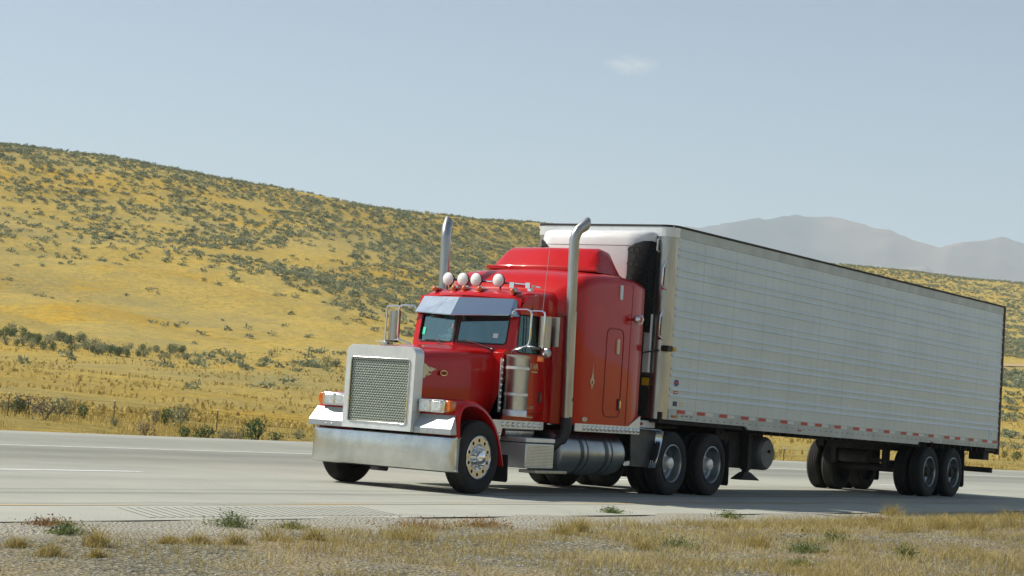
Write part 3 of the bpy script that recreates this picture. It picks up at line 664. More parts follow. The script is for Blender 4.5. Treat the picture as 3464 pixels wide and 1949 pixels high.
# windscreen frame and glass (V-shaped, raked)
def wx(y, z): return 1.585+0.26*abs(y)+0.18*(z-2.08)
fr = MB(); k_ = 5
for s in (-1, 1):
    o_ = rrect(0.0, 0.90, 1.98, 2.78, 0.001, k_); i_ = rrect(0.035, 0.775, 2.10, 2.63, 0.045, k_)
    i2 = [(y, z) for y, z in i_]
    ring_between(fr, o_, i_, lambda y, z: (wx(y, z), s*y, z))
    n = len(i_); V = [(wx(y, z), s*y, z) for y, z in i_]+[(wx(y, z)+0.03, s*y, z) for y, z in i_]; fr.add(V, [(i, (i+1) % n, (i+1) % n+n, i+n) for i in range(n)])
B('windscreen_frame', fr, 'red', smooth=40)
gl = MB()
for s in (-1, 1):
    gp = rrect(0.03, 0.78, 2.095, 2.635, 0.04, 4); n = len(gp)
    gl.add([(wx(y, z)+0.02, s*y, z) for y, z in gp], [tuple(range(n))])
wg = B('windscreen', gl, 'glass', smooth=0)
se = MB()
for s in (-1, 1):
    q = rrect(0.035, 0.775, 2.10, 2.63, 0.045, 4); se.tube([(wx(y, z)-0.004, s*y, z) for y, z in q]+[(wx(q[0][0], q[0][1])-0.004, s*q[0][0], q[0][1])], 0.011, 6)
se.tube([(wx(0, 2.08)-0.006, 0, 2.09), (wx(0, 2.64)-0.006, 0, 2.64)], 0.022, 8)
B('rubber_seal', se, 'black', wg)
def sticker(name, y, z, a, b, m):
    mb = MB(); mb.add([(wx(y+dy, z+dz)+0.012, y+dy, z+dz) for dy, dz in ((-a, -b), (a, -b), (a, b), (-a, b))], [(0, 1, 2, 3)]); B(name, mb, m, wg, smooth=0)
sticker('green_sticker', 0.70, 2.25, 0.03, 0.055, 'green'); sticker('white_sticker', 0.075, 2.33, 0.035, 0.04, 'paper'); sticker('small_sticker', -0.60, 2.22, 0.038, 0.033, 'paper')
# wipers
for (piv, a, b, arm) in ((0.12, 0.62, 0.20, 0.42), (-0.60, 0.02, -0.40, -0.22)):
    wp = MB(); P = lambda y, z, o=0.02: (wx(y, z)-o, y, z)
    wp.tube([P(a, 2.115), P((a+b)/2, 2.125, 0.03), P(b, 2.105)], 0.007, 6)
    wp2 = MB(); wp2.tube([P(piv, 2.025, 0.035), P((piv+arm)/2, 2.085, 0.045), P(arm, 2.13, 0.035)], [0.012, 0.008, 0.006], 6); wp2.ball(P(piv, 2.022, 0.03), 0.02, 0.024, 0.02, 8, 6)
    w_ = B('wiper', wp, 'black'); B('wiper_arm', wp2, 'steel' if piv < 0 else 'black', w_)
# sun visor
vi = MB(); rows = []
for (xo, h, z0, zc, xc) in ((1.90, 0.80, 2.765, 2.75, 1.665), (1.745, 0.835, 2.525, 2.485, 1.475)):
    rows.append([(xo+0.14, -h-0.075, z0-(0.10 if z0 > 2.7 else 0.015)), (xo+0.05, -h-0.04, z0-0.02), (xo, -h, z0), (xc, 0, zc), (xo, h, z0), (xo+0.05, h+0.04, z0-0.02), (xo+0.14, h+0.075, z0-(0.10 if z0 > 2.7 else 0.015))])
vi.loft(rows, cap=False, closed=False)
v_ = B('sun_visor', vi, 'visor', solid=0.008, smooth=0)
vt = MB(); vt.tube([(1.465, 0, 2.48)]+[(1.735, -0.835, 2.52)], 0.008, 6); vt.tube([(1.465, 0, 2.48), (1.735, 0.835, 2.52)], 0.008, 6); vt.tube([(1.655, 0, 2.748), (1.47, 0, 2.487)], 0.004, 5); vt.tube([(1.72, 0.25, 2.745), (1.60, 0.55, 2.53)], 0.0025, 5); B('visor_edge', vt, 'visor', v_)
# cab sides with doors and windows
def ys(z): return 0.915-0.05*max(0.0, z-1.95)/0.8
XB = 2.86
for s in (-1, 1):
    mb = MB(); k_ = 5
    def quadpath(P4, r, k):
        out = []
        c = [Vector((p[0], p[1])) for p in P4]
        for i in range(4):
            a, b, d = c[i-1], c[i], c[(i+1) % 4]; u1 = (a-b).normalized()*r; u2 = (d-b).normalized()*r
            for j in range(k+1):
                t = j/k; q = (b+u1)*(1-t)**2+b*2*t*(1-t)+(b+u2)*t*t; out.append((q.x, q.y))
        return out
    o_ = quadpath([(1.62, 1.03), (XB, 1.03), (XB, 2.72), (wx(0.9, 2.75)+0.0, 2.74)], 0.004, k_)
    o_ = [((x if x > 1.7 or z < 1.9 else x), z) for x, z in o_]
    i_ = quadpath([(1.88, 2.00), (2.52, 2.00), (2.50, 2.58), (1.97, 2.58)], 0.06, k_)
    ring_between(mb, o_, i_, lambda x, z: (x, s*ys(z), z))
    n = len(i_); mb.add([(x, s*ys(z), z) for x, z in i_]+[(x, s*(ys(z)-0.04), z) for x, z in i_], [(i, (i+1) % n, (i+1) % n+n, i+n) for i in range(n)])
    # A pillar filler between windscreen frame edge and door skin
    zz = np.linspace(1.98, 2.78, 9); mb.add([(wx(0.9, z), s*0.90, z) for z in zz]+[(wx(0.9, z)+0.06, s*(ys(z)+0.001), z) for z in zz], [(i, i+1, i+10, i+9) for i in range(8)])
    cab = B('cab_side', mb, 'red', smooth=30)
    gm = MB(); gm.add([(x, s*(ys(z)-0.02), z) for x, z in quadpath([(1.87, 1.99), (2.53, 1.99), (2.51, 2.59), (1.96, 2.59)], 0.05, 4)], [tuple(range(20))]); B('side_window', gm, 'sideglass', cab, smooth=0)
    sm = MB(); q = quadpath([(1.88, 2.00), (2.52, 2.00), (2.50, 2.58), (1.97, 2.58)], 0.06, 5); sm.tube([(x, s*(ys(z)+0.003), z) for x, z in q]+[(q[0][0], s*(ys(q[0][1])+0.003), q[0][1])], 0.009, 6)
    sm.tube([(2.10, s*(ys(2)+0.003), 2.0), (2.13, s*(ys(2.58)+0.003), 2.58)], 0.008, 6); B('window_seal', sm, 'black', cab)
    dm = MB(); q = quadpath([(1.78, 1.14), (2.70, 1.14), (2.70, 2.66), (1.93, 2.66)], 0.12, 6)
    dm.tube([(x, s*(ys(z)+0.001), z) for x, z in q]+[(q[0][0], s*(ys(q[0][1])+0.001), q[0][1])], 0.0065, 6); B('door_seam', dm, 'redtrim', cab)
    hd = MB().box(2.52, 2.59, s*0.916 if s > 0 else -0.93, 0.93 if s > 0 else -0.916, 1.30, 1.46); h_ = B('door_handle', hd, 'black', cab, bevel=0.012)
    B('handle_lever', MB().box(2.545, 2.562, min(s*0.93, s*0.945), max(s*0.93, s*0.945), 1.33, 1.44), 'chrome', h_)
def near_text(name, txt, size, x, z, y, m, parent):
    return B(name, text_mb(txt, size, (x, -y, z), (1, 0, 0), (0, 0, 1)), m, parent, smooth=0)
cabn = [o for o in T.children if o.name.startswith('cab_side')][0]
near_text('company_letters', 'FAR', 0.125, 2.25, 1.775, 0.921, 'cream', cabn); B('letter_underline', MB().box(2.30, 2.45, -0.922, -0.9165, 1.735, 1.752), 'cream', cabn, smooth=0)
B('orange_mark', MB().prism([(2.36, 1.775), (2.41, 1.775), (2.39, 1.88)], 'y', -0.924, -0.9215), 'yellow', cabn, smooth=0)
near_text('town_letters', 'N, ONT.', 0.062, 2.20, 1.205, 0.919, 'cream', cabn); B('small_print_line', MB().box(2.20, 2.40, -0.921, -0.9165, 1.082, 1.094), 'cream', cabn, smooth=0)
# roof: cab roof flows into the sleeper cap
def roof_ring(x, w_, zt, rc, zb, n=9, cr=0.03):
    P = [(x, -w_, zb)]
    for i in range(n+1):
        a = math.radians(180-90*i/n); P.append((x, -w_+rc+rc*math.cos(a), zt-cr-rc+rc*math.sin(a)))
    for y in (-0.4*w_, 0.0): P.append((x, y, zt-cr*(abs(y)/w_)**2))
    return P+[(p[0], -p[1], p[2]) for p in P[:-1]][::-1]
rr = [roof_ring(1.935, 0.80, 2.79, 0.10, 2.62), roof_ring(1.975, 0.855, 2.83, 0.12, 2.62), roof_ring(2.10, 0.885, 2.885, 0.15, 2.62), roof_ring(2.30, 0.90, 2.925, 0.17, 2.62), roof_ring(2.62, 0.905, 2.955, 0.17, 2.62), roof_ring(2.84, 0.90, 2.975, 0.17, 2.62), roof_ring(2.98, 0.90, 3.0, 0.17, 2.62)]
# front ring follows the V of the windscreen
def vfront(R_, f): return [(p[0]-f*(1-min(1, abs(p[1])/0.88))*0.23, p[1], p[2]) for p in R_]
rr[0] = vfront(rr[0], 1.0); rr[1] = vfront(rr[1], 0.9); rr[2] = vfront(rr[2], 0.6); rr[3] = vfront(rr[3], 0.3)
B('cab_roof', MB().loft(rr, cap=True), 'red', smooth=50)
# raised lobes over the doors
for s in (-1, 1):
    mb = MB(); R_ = []
    for (yy, sc) in ((0.60, 0.55), (0.80, 0.86), (0.885, 0.97), (0.915, 1.0), (0.922, 0.97)):
        R_.append([(2.40+(0.50*math.cos(a))*sc, s*yy, 2.55+(0.32*sc)*math.sin(a)) for a in np.linspace(math.pi, 0, 17)])
    mb.loft(R_, cap=False, closed=False); mb.add([R_[-1][i] for i in range(17)], [tuple(range(17))]); B('door_brow', mb, 'red', smooth=50)
# sleeper
def slp_ring(x, w_, zt, rc, zb=1.02, n=9, cr=0.05): return roof_ring(x, w_, zt, rc, zb, n, cr)
sl = [slp_ring(2.86, 0.86, 2.93, 0.2), slp_ring(2.93, 0.97, 3.02, 0.2), slp_ring(3.03, 1.10, 3.13, 0.2), slp_ring(3.12, 1.17, 3.21, 0.19), slp_ring(3.28, 1.20, 3.285, 0.18), slp_ring(3.55, 1.205, 3.335, 0.17), slp_ring(3.9, 1.21, 3.36, 0.16), slp_ring(4.3, 1.21, 3.36, 0.15), slp_ring(4.62, 1.205, 3.34, 0.14), slp_ring(4.93, 1.19, 3.295, 0.12), slp_ring(4.99, 1.16, 3.27, 0.11)]
slo = B('sleeper', MB().loft(sl, cap=True), 'red', smooth=50)
wgm = MB()
def wing_ring(x, w_, z0, z1): return [(x, -w_, z0), (x, -w_*0.93, z0+(z1-z0)*0.6), (x, -w_*0.86, z1-0.03), (x, -w_*0.80, z1), (x, 0, z1+0.01), (x, w_*0.80, z1), (x, w_*0.86, z1-0.03), (x, w_*0.93, z0+(z1-z0)*0.6), (x, w_, z0)]
wgm.loft([wing_ring(3.78, 1.00, 3.33, 3.40), wing_ring(3.83, 0.995, 3.33, 3.45), wing_ring(4.02, 0.97, 3.33, 3.655), wing_ring(4.10, 0.955, 3.33, 3.705), wing_ring(4.20, 0.95, 3.33, 3.725), wing_ring(4.42, 0.95, 3.33, 3.70), wing_ring(4.62, 0.96, 3.32, 3.37)], cap=True)
B('roof_fairing', wgm, 'red', smooth=35, bevel=0.01)
fl_ = MB(); fl_.box(3.735, 3.80, -1.0, 1.0, 3.345, 3.40); B('fairing_flange', fl_, 'red', bevel=0.006)
for s in (-1, 1):
    dm = MB(); q = quadpath([(3.86, 1.17), (4.35, 1.17), (4.35, 2.50), (3.86, 2.50)], 0.13, 6)
    dm.tube([(x, s*1.212, z) for x, z in q]+[(q[0][0], s*1.212, q[0][1])], 0.008, 6); B('luggage_door_seam', dm, 'redtrim', slo)
    dm = MB().tube([(4.55, s*1.206, 3.2), (4.55, s*1.209, 1.05)], 0.005, 6); B('panel_seam', dm, 'redtrim', slo)
    for (z0, z1, mm) in ((2.945, 3.17, 'paper'), (2.12, 2.35, 'cream')):
        B('side_lamp', MB().prism(quadpath([(4.15, z0), (4.215, z0), (4.215, z1), (4.15, z1)], 0.02, 3), 'y', s*1.205, s*1.235), mm, slo, bevel=0.006)
    h = B('luggage_door_handle', MB().prism(quadpath([(4.27, 1.27), (4.335, 1.27), (4.335, 1.45), (4.27, 1.45)], 0.02, 3), 'y', s*1.205, s*1.228), 'black', slo)
    B('handle_lever', MB().box(4.30, 4.325, min(s*1.225, s*1.24), max(s*1.225, s*1.24), 1.31, 1.42), 'chrome', h)
    B('sleeper_badge', MB().prism([(3.36+0.075*math.cos(a), 1.11+0.035*math.sin(a)) for a in np.linspace(0, 2*math.pi, 20, endpoint=False)], 'y', s*1.205, s*1.216), 'steel', slo, smooth=0)
    ld = MB(); ld.ball((4.55, s*1.30, 2.68), 0.05, 0.055, 0.055); ld.cyl((4.60, s*1.20, 2.68), (4.56, s*1.30, 2.68), 0.025, 8); ld.tube([(4.60, s*1.235+0.0, 2.75), (4.62, s*1.35, 2.74), (4.63, s*1.37, 2.68), (4.62, s*1.35, 2.62), (4.60, s*1.24, 2.61)], 0.012, 6); B('work_lamp', ld, 'chrome', slo)
# pinstripe ornament on the sleeper
pn = MB(); A_ = [(3.515, 1.95), (3.525, 1.80), (3.53, 1.77), (3.545, 1.755), (3.53, 1.74), (3.565, 1.70), (3.575, 1.665), (3.55, 1.63), (3.53, 1.615), (3.525, 1.575), (3.515, 1.56)]
A_ = A_+[(3.03+4.0-x, z) for x, z in A_[::-1]][1:-1] if False else A_+[(2*3.515-x, z) for x, z in A_[1:-1][::-1]]
pn.prism(A_, 'y', -1.2125, -1.2105); B('pinstripe_emblem', pn, 'cream', slo, smooth=0)
pn = MB().prism([(3.515+dx, z) for dx, z in ((0, 1.70), (0.03, 1.665), (0.012, 1.65), (0.025, 1.64), (0, 1.63), (-0.025, 1.64), (-0.012, 1.65), (-0.03, 1.665))], 'y', -1.2145, -1.213); B('emblem_gap', pn, 'redtrim', slo, smooth=0)
# chrome skirts with lamp rows
for s in (-1, 1):
    mb = MB(); mb.prism([(1.20, 1.03), (2.56, 1.03), (2.56, 0.915), (1.50, 0.915), (1.44, 0.66), (1.33, 0.66)], 'y', s*1.00, s*1.012)
    k = B('cab_skirt', mb, 'cream' if False else 'alu', smooth=0)
    l = MB()
    for i in range(8): l.lathe([(0.036, 0), (0.034, 0.012), (0.02, 0.024), (0.001, 0.026)], (1.50+i*0.135, s*1.012, 0.972), 'y', 14, s)
    l.lathe([(0.036, 0), (0.034, 0.012), (0.02, 0.024), (0.001, 0.026)], (1.42, s*1.012, 0.82), 'y', 14, s)
    BS('skirt_lamp', l, 'lens', k)
    mb = MB(); mb.prism([(3.10, 1.045), (4.64, 1.045), (4.985, 1.215), (4.985, 0.93), (3.10, 0.93)], 'y', s*1.20, s*1.216)
    k = B('sleeper_skirt', mb, 'alu', smooth=0); l = MB()
    for i in range(14): l.lathe([(0.040, 0), (0.038, 0.012), (0.02, 0.026), (0.001, 0.028)], (3.36+i*0.121, s*1.216, 0.985), 'y', 14, s)
    BS('skirt_lamp', l, 'lens', k)
    mb = MB().box(1.53, 1.585, min(s*0.885, s*0.90), max(s*0.885, s*0.90), 1.14, 1.90); k = B('cowl_light_bar', mb, 'alu'); l = MB()
    for i in range(9): l.lathe([(0.030, 0), (0.028, 0.01), (0.015, 0.022), (0.001, 0.024)], (1.557, s*0.90, 1.19+i*0.083), 'y', 12, s)
    BS('bar_lamp', l, 'lens', k)
    # air cleaner
    c = (1.70, s*1.07, 0)
    ac = MB().lathe([(0.02, 1.105), (0.155, 1.11), (0.165, 1.13), (0.168, 1.90), (0.172, 1.905), (0.172, 1.945), (0.16, 1.955), (0.02, 1.965)], c, 'z', 40); a_ = B('air_cleaner', ac, 'canister', smooth=40)
    bd = MB()
    for z in (1.40, 1.77): bd.lathe([(0.168, z-0.02), (0.173, z-0.018), (0.173, z+0.018), (0.168, z+0.02)], c, 'z', 40)
    bd.lathe([(0.155, 1.11), (0.174, 1.09), (0.174, 1.17), (0.168, 1.18)], c, 'z', 40); BS('clamp_band', bd, 'alu', a_)
    B('cleaner_bracket', MB().box(1.66, 1.74, min(s*0.86, s*0.92), max(s*0.86, s*0.92), 1.3, 1.36), 'black', a_)
    # exhaust stack
    xs0, xs1 = 2.93, 2.83; ya = s*1.165
    path = [(xs0, ya, 1.12), (xs1, ya, 3.72), (xs1+0.015, ya+s*0.012, 3.80), (xs1+0.05, ya+s*0.035, 3.88), (xs1+0.145, ya+s*0.082, 3.955)]
    st = MB(); n_ = 24; rings = []
    st.tube(path, [0.076]*5, 24, cap=False)
    # slanted open tip
    for i in range(24):
        v = Vector(st.v[-24+i]); dv = Vector((0.10, s*0.05, 0.12)).normalized(); t_ = max(-0.02, min(0.13, (xs1+0.165-v.x)/dv.x*0.8)); st.v[-24+i] = tuple(v+dv*t_)
    k = B('exhaust_stack', st, 'steel', smooth=50)
    hs = MB().tube([(xs0-0.003, ya, 1.12), (xs0-0.003-(0.1/2.6)*1.55, ya, 2.67)], 0.086, 24); h_ = B('heat_shield', hs, 'steel', k)
    sl_ = MB()
    for i in range(0, 1): sl_.prism([(xs0+0.0, 1.42), (xs0+0.02, 1.36), (xs0-0.02, 1.36)], 'y', ya-0.09, ya-0.087)
    B('shield_slot', sl_, 'black', h_, smooth=0)
    inn_ = MB().tube([(xs1+0.07, ya+s*0.045, 3.89), (xs1+0.125, ya+s*0.070, 3.935)], 0.066, 20); B('pipe_bore', inn_, 'black', k)
    eb = MB().tube([(xs0, ya, 1.13), (xs0, ya, 0.95), (xs0-0.04, ya*0.97, 0.80), (xs0-0.14, ya*0.88, 0.68), (xs0-0.34, ya*0.72, 0.62), (xs0-0.6, ya*0.6, 0.62)], 0.088, 20); B('exhaust_elbow', eb, 'black', k)
    B('stack_bracket', MB().box(2.86, 3.10, min(s*0.95, s*1.12), max(s*0.95, s*1.12), 2.60, 2.64), 'steel', k)
    # mirrors: tubular arms, hanging head facing rearward
    x = 1.80; tb = MB(); r_ = 0.017
    tb.tube([(x, s*0.84, 2.50), (x, s*0.86, 2.57), (x, s*0.92, 2.61), (x, s*1.10, 2.612), (x, s*1.165, 2.595), (x, s*1.18, 2.55), (x, s*1.18, 2.20), (x, s*1.165, 2.13), (x, s*1.13, 2.095), (x, s*0.96, 2.05), (x, s*0.88, 2.01), (x, s*0.86, 1.94)], r_, 10)
    tb.tube([(x, s*1.15, 2.595), (x, s*1.36, 2.597), (x, s*1.40, 2.58), (x, s*1.405, 2.54), (x, s*1.41, 2.12), (x, s*1.40, 2.08), (x, s*1.36, 2.066), (x, s*1.15, 2.10)], r_*0.85, 10)
    mi = B('mirror', tb, 'chrome')
    hdm = MB(); hc = []
    for zc in (2.085, 2.53): hc.append([(x+0.10+0.075*math.cos(a)*-1*abs(math.sin(a)) if False else x+0.14-0.09*math.sin(a), s*1.345+0.095*math.cos(a), zc) for a in np.linspace(0, math.pi, 12)])
    hdm.loft(hc, cap=True); B('mirror_head', hdm, 'steel', mi, smooth=40)
    B('mirror_glass', MB().box(x+0.141, x+0.147, s*1.345-0.09, s*1.345+0.09, 2.095, 2.52), 'chrome', mi, smooth=0)
    B('convex_mirror', MB().ball((x+0.06, s*1.44, 2.01), 0.03, 0.075, 0.075, 18, 9), 'steel', mi)
    B('mirror_marker', MB().box(x+0.02, x+0.07, min(s*1.31, s*1.40), max(s*1.31, s*1.40), 1.88, 1.97), 'amber', mi, bevel=0.01)
    BS('mirror_bracket', MB().cyl((x, s*1.18, 2.597), (x, s*1.18, 2.65), 0.012, 8).box(x-0.03, x+0.06, min(s*1.2, s*1.38), max(s*1.2, s*1.38), 2.055, 2.085), 'grime', mi, smooth=0)
    if s < 0: B('mirror_back_plate', MB().box(x+0.20, x+0.215, -1.53, -1.36, 2.11, 2.53), 'steel', mi, smooth=0)
# marker lights, roof lamps and horns
for y in (0.69, 0.30, 0.095, -0.17, -0.70):
    x0 = 1.98-0.10*(1-abs(y)/0.7); z0 = 2.90 if abs(y) < 0.5 else 2.885
    mb = MB().tube([(x0, y, z0), (x0+0.05, y, z0+0.002), (x0+0.28, y, z0-0.012)], [0.044, 0.042, 0.012], 14); k = B('roof_marker', mb, 'visor')
    B('amber_cap', MB().ball((x0, y, z0), 0.035, 0.040, 0.040, 14, 8), 'amber', k)
for y in (0.615, 0.35, 0.11, -0.29):
    mb = MB().lathe([(0.002, -0.035), (0.05, -0.028), (0.088, -0.012), (0.098, 0.0), (0.09, 0.012)], (2.20, y, 3.05), 'x', 26, 1); k = B('round_roof_lamp', mb, 'lampwhite')
    B('lamp_shell', MB().lathe([(0.100, 0.0), (0.095, 0.04), (0.06, 0.09), (0.02, 0.11), (0.001, 0.11)], (2.20, y, 3.05), 'x', 22, 1).cyl((2.27, y, 3.0), (2.27, y, 2.93), 0.014, 8), 'grime', k)
B('lamp_bar', MB().tube([(2.29, 0.70, 3.05), (2.29, 0.0, 3.035), (2.29, -0.80, 3.0)], 0.016, 8), 'visor')
for y in (-0.52, -0.80):
    mb = MB(); mb.tube([(2.22, y, 2.99), (2.30, y, 2.99), (2.60, y, 2.985)], [0.055, 0.022, 0.014], 4); mb.box(2.27, 2.33, y-0.03, y+0.03, 2.91, 2.96); B('air_horn', mb, 'chrome', smooth=0)
B('antenna', MB().tube([(2.33, -1.02, 2.62), (2.37, -1.01, 3.0), (2.45, -0.99, 3.55)], 0.004, 6), 'steel')
# interior
it = MB(); it.box(1.66, 2.84, -0.86, 0.86, 1.05, 1.40); it.box(2.80, 2.85, -0.86, 0.86, 1.4, 2.72); it.box(1.80, 2.84, -0.84, 0.84, 2.60, 2.62)
B('cab_interior', it, 'interior', smooth=0)
da = MB().loft([[(1.64+0.26*abs(y), y, 2.06) for y in np.linspace(-0.8, 0.8, 9)]+[(1.64+0.26*abs(y), y, 1.5) for y in np.linspace(0.8, -0.8, 9)], [(2.05, y, 2.12) for y in np.linspace(-0.8, 0.8, 9)]+[(2.05, y, 1.5) for y in np.linspace(0.8, -0.8, 9)]]); B('dashboard', da, 'dash', smooth=0)
for y in (-0.42, 0.42):
    sb = MB().prism(rrect(y-0.23, y+0.23, 1.5, 2.42, 0.08), 'x', 2.52, 2.66).box(2.1, 2.6, y-0.22, y+0.22, 1.4, 1.62); B('seat', sb, 'dash' if y > 0 else 'interior', bevel=0.03)
B('steering_wheel', MB().tube([(2.17+0.10*math.sin(a), -0.42+0.22*math.cos(a), 2.10+0.17*math.sin(a)) for a in np.linspace(0, 2*math.pi, 25)], 0.014, 8), 'black')
# chassis
ch = MB()
for s in (-1, 1): ch.box(0.15, 8.05, min(s*0.38, s*0.47), max(s*0.38, s*0.47), 0.72, 0.98)
ch.box(0.45, 1.5, -0.35, 0.35, 0.55, 1.3); ch.box(1.5, 2.8, -0.3, 0.3, 0.45, 0.75)
for x in (1.9, 3.2, 4.4, 5.2, 6.7, 7.9): ch.box(x, x+0.1, -0.42, 0.42, 0.74, 0.96)
ch.cyl((2.8, 0, 0.62), (5.9, 0, 0.52), 0.05, 10)
B('chassis', ch, 'grime', smooth=0)
B('front_axle', MB().box(0.64, 0.76, -0.95, 0.95, 0.34, 0.44).box(0.4, 0.9, -0.1, 0.1, 0.36, 0.42), 'grime', smooth=0)
for x in (6.03, 7.35):
    B('drive_axle', MB().cyl((x, -1.0, 0.5), (x, 1.0, 0.5), 0.10, 14).ball((x, 0, 0.5), 0.24, 0.24, 0.24).box(x-0.5, x+0.5, -0.56, -0.44, 0.56, 0.66).box(x-0.5, x+0.5, 0.44, 0.56, 0.56, 0.66), 'grime', smooth=30)
B('fifth_wheel', MB().box(6.1, 7.2, -0.48, 0.48, 1.06, 1.14).box(6.4, 6.9, -0.45, 0.45, 0.95, 1.08), 'grime', smooth=0)
for s in (-1, 1):
    fm = MB().lathe([(0.02, 2.78), (0.22, 2.80), (0.305, 2.84), (0.322, 2.91), (0.322, 4.54), (0.305, 4.62), (0.22, 4.67), (0.02, 4.69)], (0, s*0.89, 0.602), 'x', 40); t_ = B('fuel_tank', fm, 'tank', smooth=40)
    sb = MB()
    for x in (3.32, 4.02): sb.lathe([(0.322, x), (0.329, x+0.005), (0.329, x+0.095), (0.322, x+0.1)], (0, s*0.89, 0.602), 'x', 40); sb.lathe([(0.3222, x+0.19), (0.327, x+0.195), (0.327, x+0.225), (0.3222, x+0.23)], (0, s*0.89, 0.602), 'x', 40)
    BS('tank_strap', sb, 'dimmetal', t_)
    bx = MB().box(1.86, 2.60, min(s*0.62, s*1.20), max(s*0.62, s*1.20), 0.37, 0.72); k = B('battery_box', bx, 'alu', bevel=0.012)
    B('box_lid', MB().box(1.85, 2.61, min(s*0.61, s*1.205), max(s*0.61, s*1.205), 0.735, 0.80), 'alu', k, bevel=0.01)
    rb = MB(); [rb.box(1.88, 2.58, min(s*1.20, s*1.204), max(s*1.20, s*1.204), 0.39+i*0.021, 0.40+i*0.021) for i in range(15)]; B('ribbed_front', rb, 'steel', k, smooth=0)
    B('step', MB().box(2.08, 2.92, min(s*0.95, s*1.24), max(s*0.95, s*1.24), 0.30, 0.345), 'steel', bevel=0.006)
    B('air_canister', MB().cyl((1.72, s*0.85, 0.86), (2.46, s*0.85, 0.87), 0.075, 18), 'steel')
    # drive-axle quarter fender
    qf = MB(); P = [(4.86, 0.46), (5.00, 1.005), (5.55, 1.015), (5.70, 0.99), (5.66, 0.80), (5.50, 0.42)]
    pr = [(5.08, 1.02), (5.60, 1.015), (5.69, 0.985), (5.665, 0.84), (5.58, 0.62), (5.50, 0.42)]
    qf.loft([[(x, s*0.66, z) for x, z in pr], [(x, s*1.24, z) for x, z in pr]], cap=False, closed=False)
    q_ = B('quarter_fender', qf, 'visor', solid=0.012, smooth=40)
    B('fender_side', MB().prism([(5.08, 1.02), (5.60, 1.015), (5.69, 0.985), (5.665, 0.84), (5.58, 0.62), (5.50, 0.42), (4.95, 0.44), (4.90, 0.9)], 'y', s*1.10, s*1.115), 'dimmetal', q_, smooth=0)
    B('fender_bracket', MB().box(5.0, 5.74, min(s*0.80, s*1.05), max(s*0.80, s*1.05), 1.04, 1.15), 'white', q_, smooth=0); B('red_marker', MB().ball((5.25, s*1.05, 1.095), 0.13, 0.02, 0.03, 14, 7), 'redlens', q_)
    B('mud_flap', MB().prism([(s*0.66, 0.90), (s*1.24, 0.90), (s*1.25, 0.20), (s*1.23, 0.165), (s*0.68, 0.165), (s*0.66, 0.2)], 'x', 7.93, 7.945), 'flap', smooth=0)
for s in (-1, 1): B('rear_hanger', MB().box(7.86, 7.92, min(s*0.4, s*1.2), max(s*0.4, s*1.2), 0.86, 0.92), 'grime', smooth=0)
# plush figure on the dashboard
tf = tag(MB().ball((1.90, 0.30, 2.17), 0.055, 0.055, 0.07).ball((1.89, 0.28, 2.275), 0.04, 0.04, 0.042).tube([(1.88, 0.33, 2.20), (1.83, 0.40, 2.17), (1.82, 0.44, 2.19)], [0.022, 0.018, 0.014], 8).tube([(1.88, 0.25, 2.20), (1.82, 0.22, 2.16)], [0.022, 0.014], 8).tube([(1.88, 0.33, 2.13), (1.80, 0.38, 2.12)], [0.03, 0.024], 8).tube([(1.88, 0.27, 2.13), (1.80, 0.25, 2.12)], [0.03, 0.024], 8).build('plush_toy', M['plush'], None), 'white plush toy sitting on the dashboard behind the windscreen', 'toy')

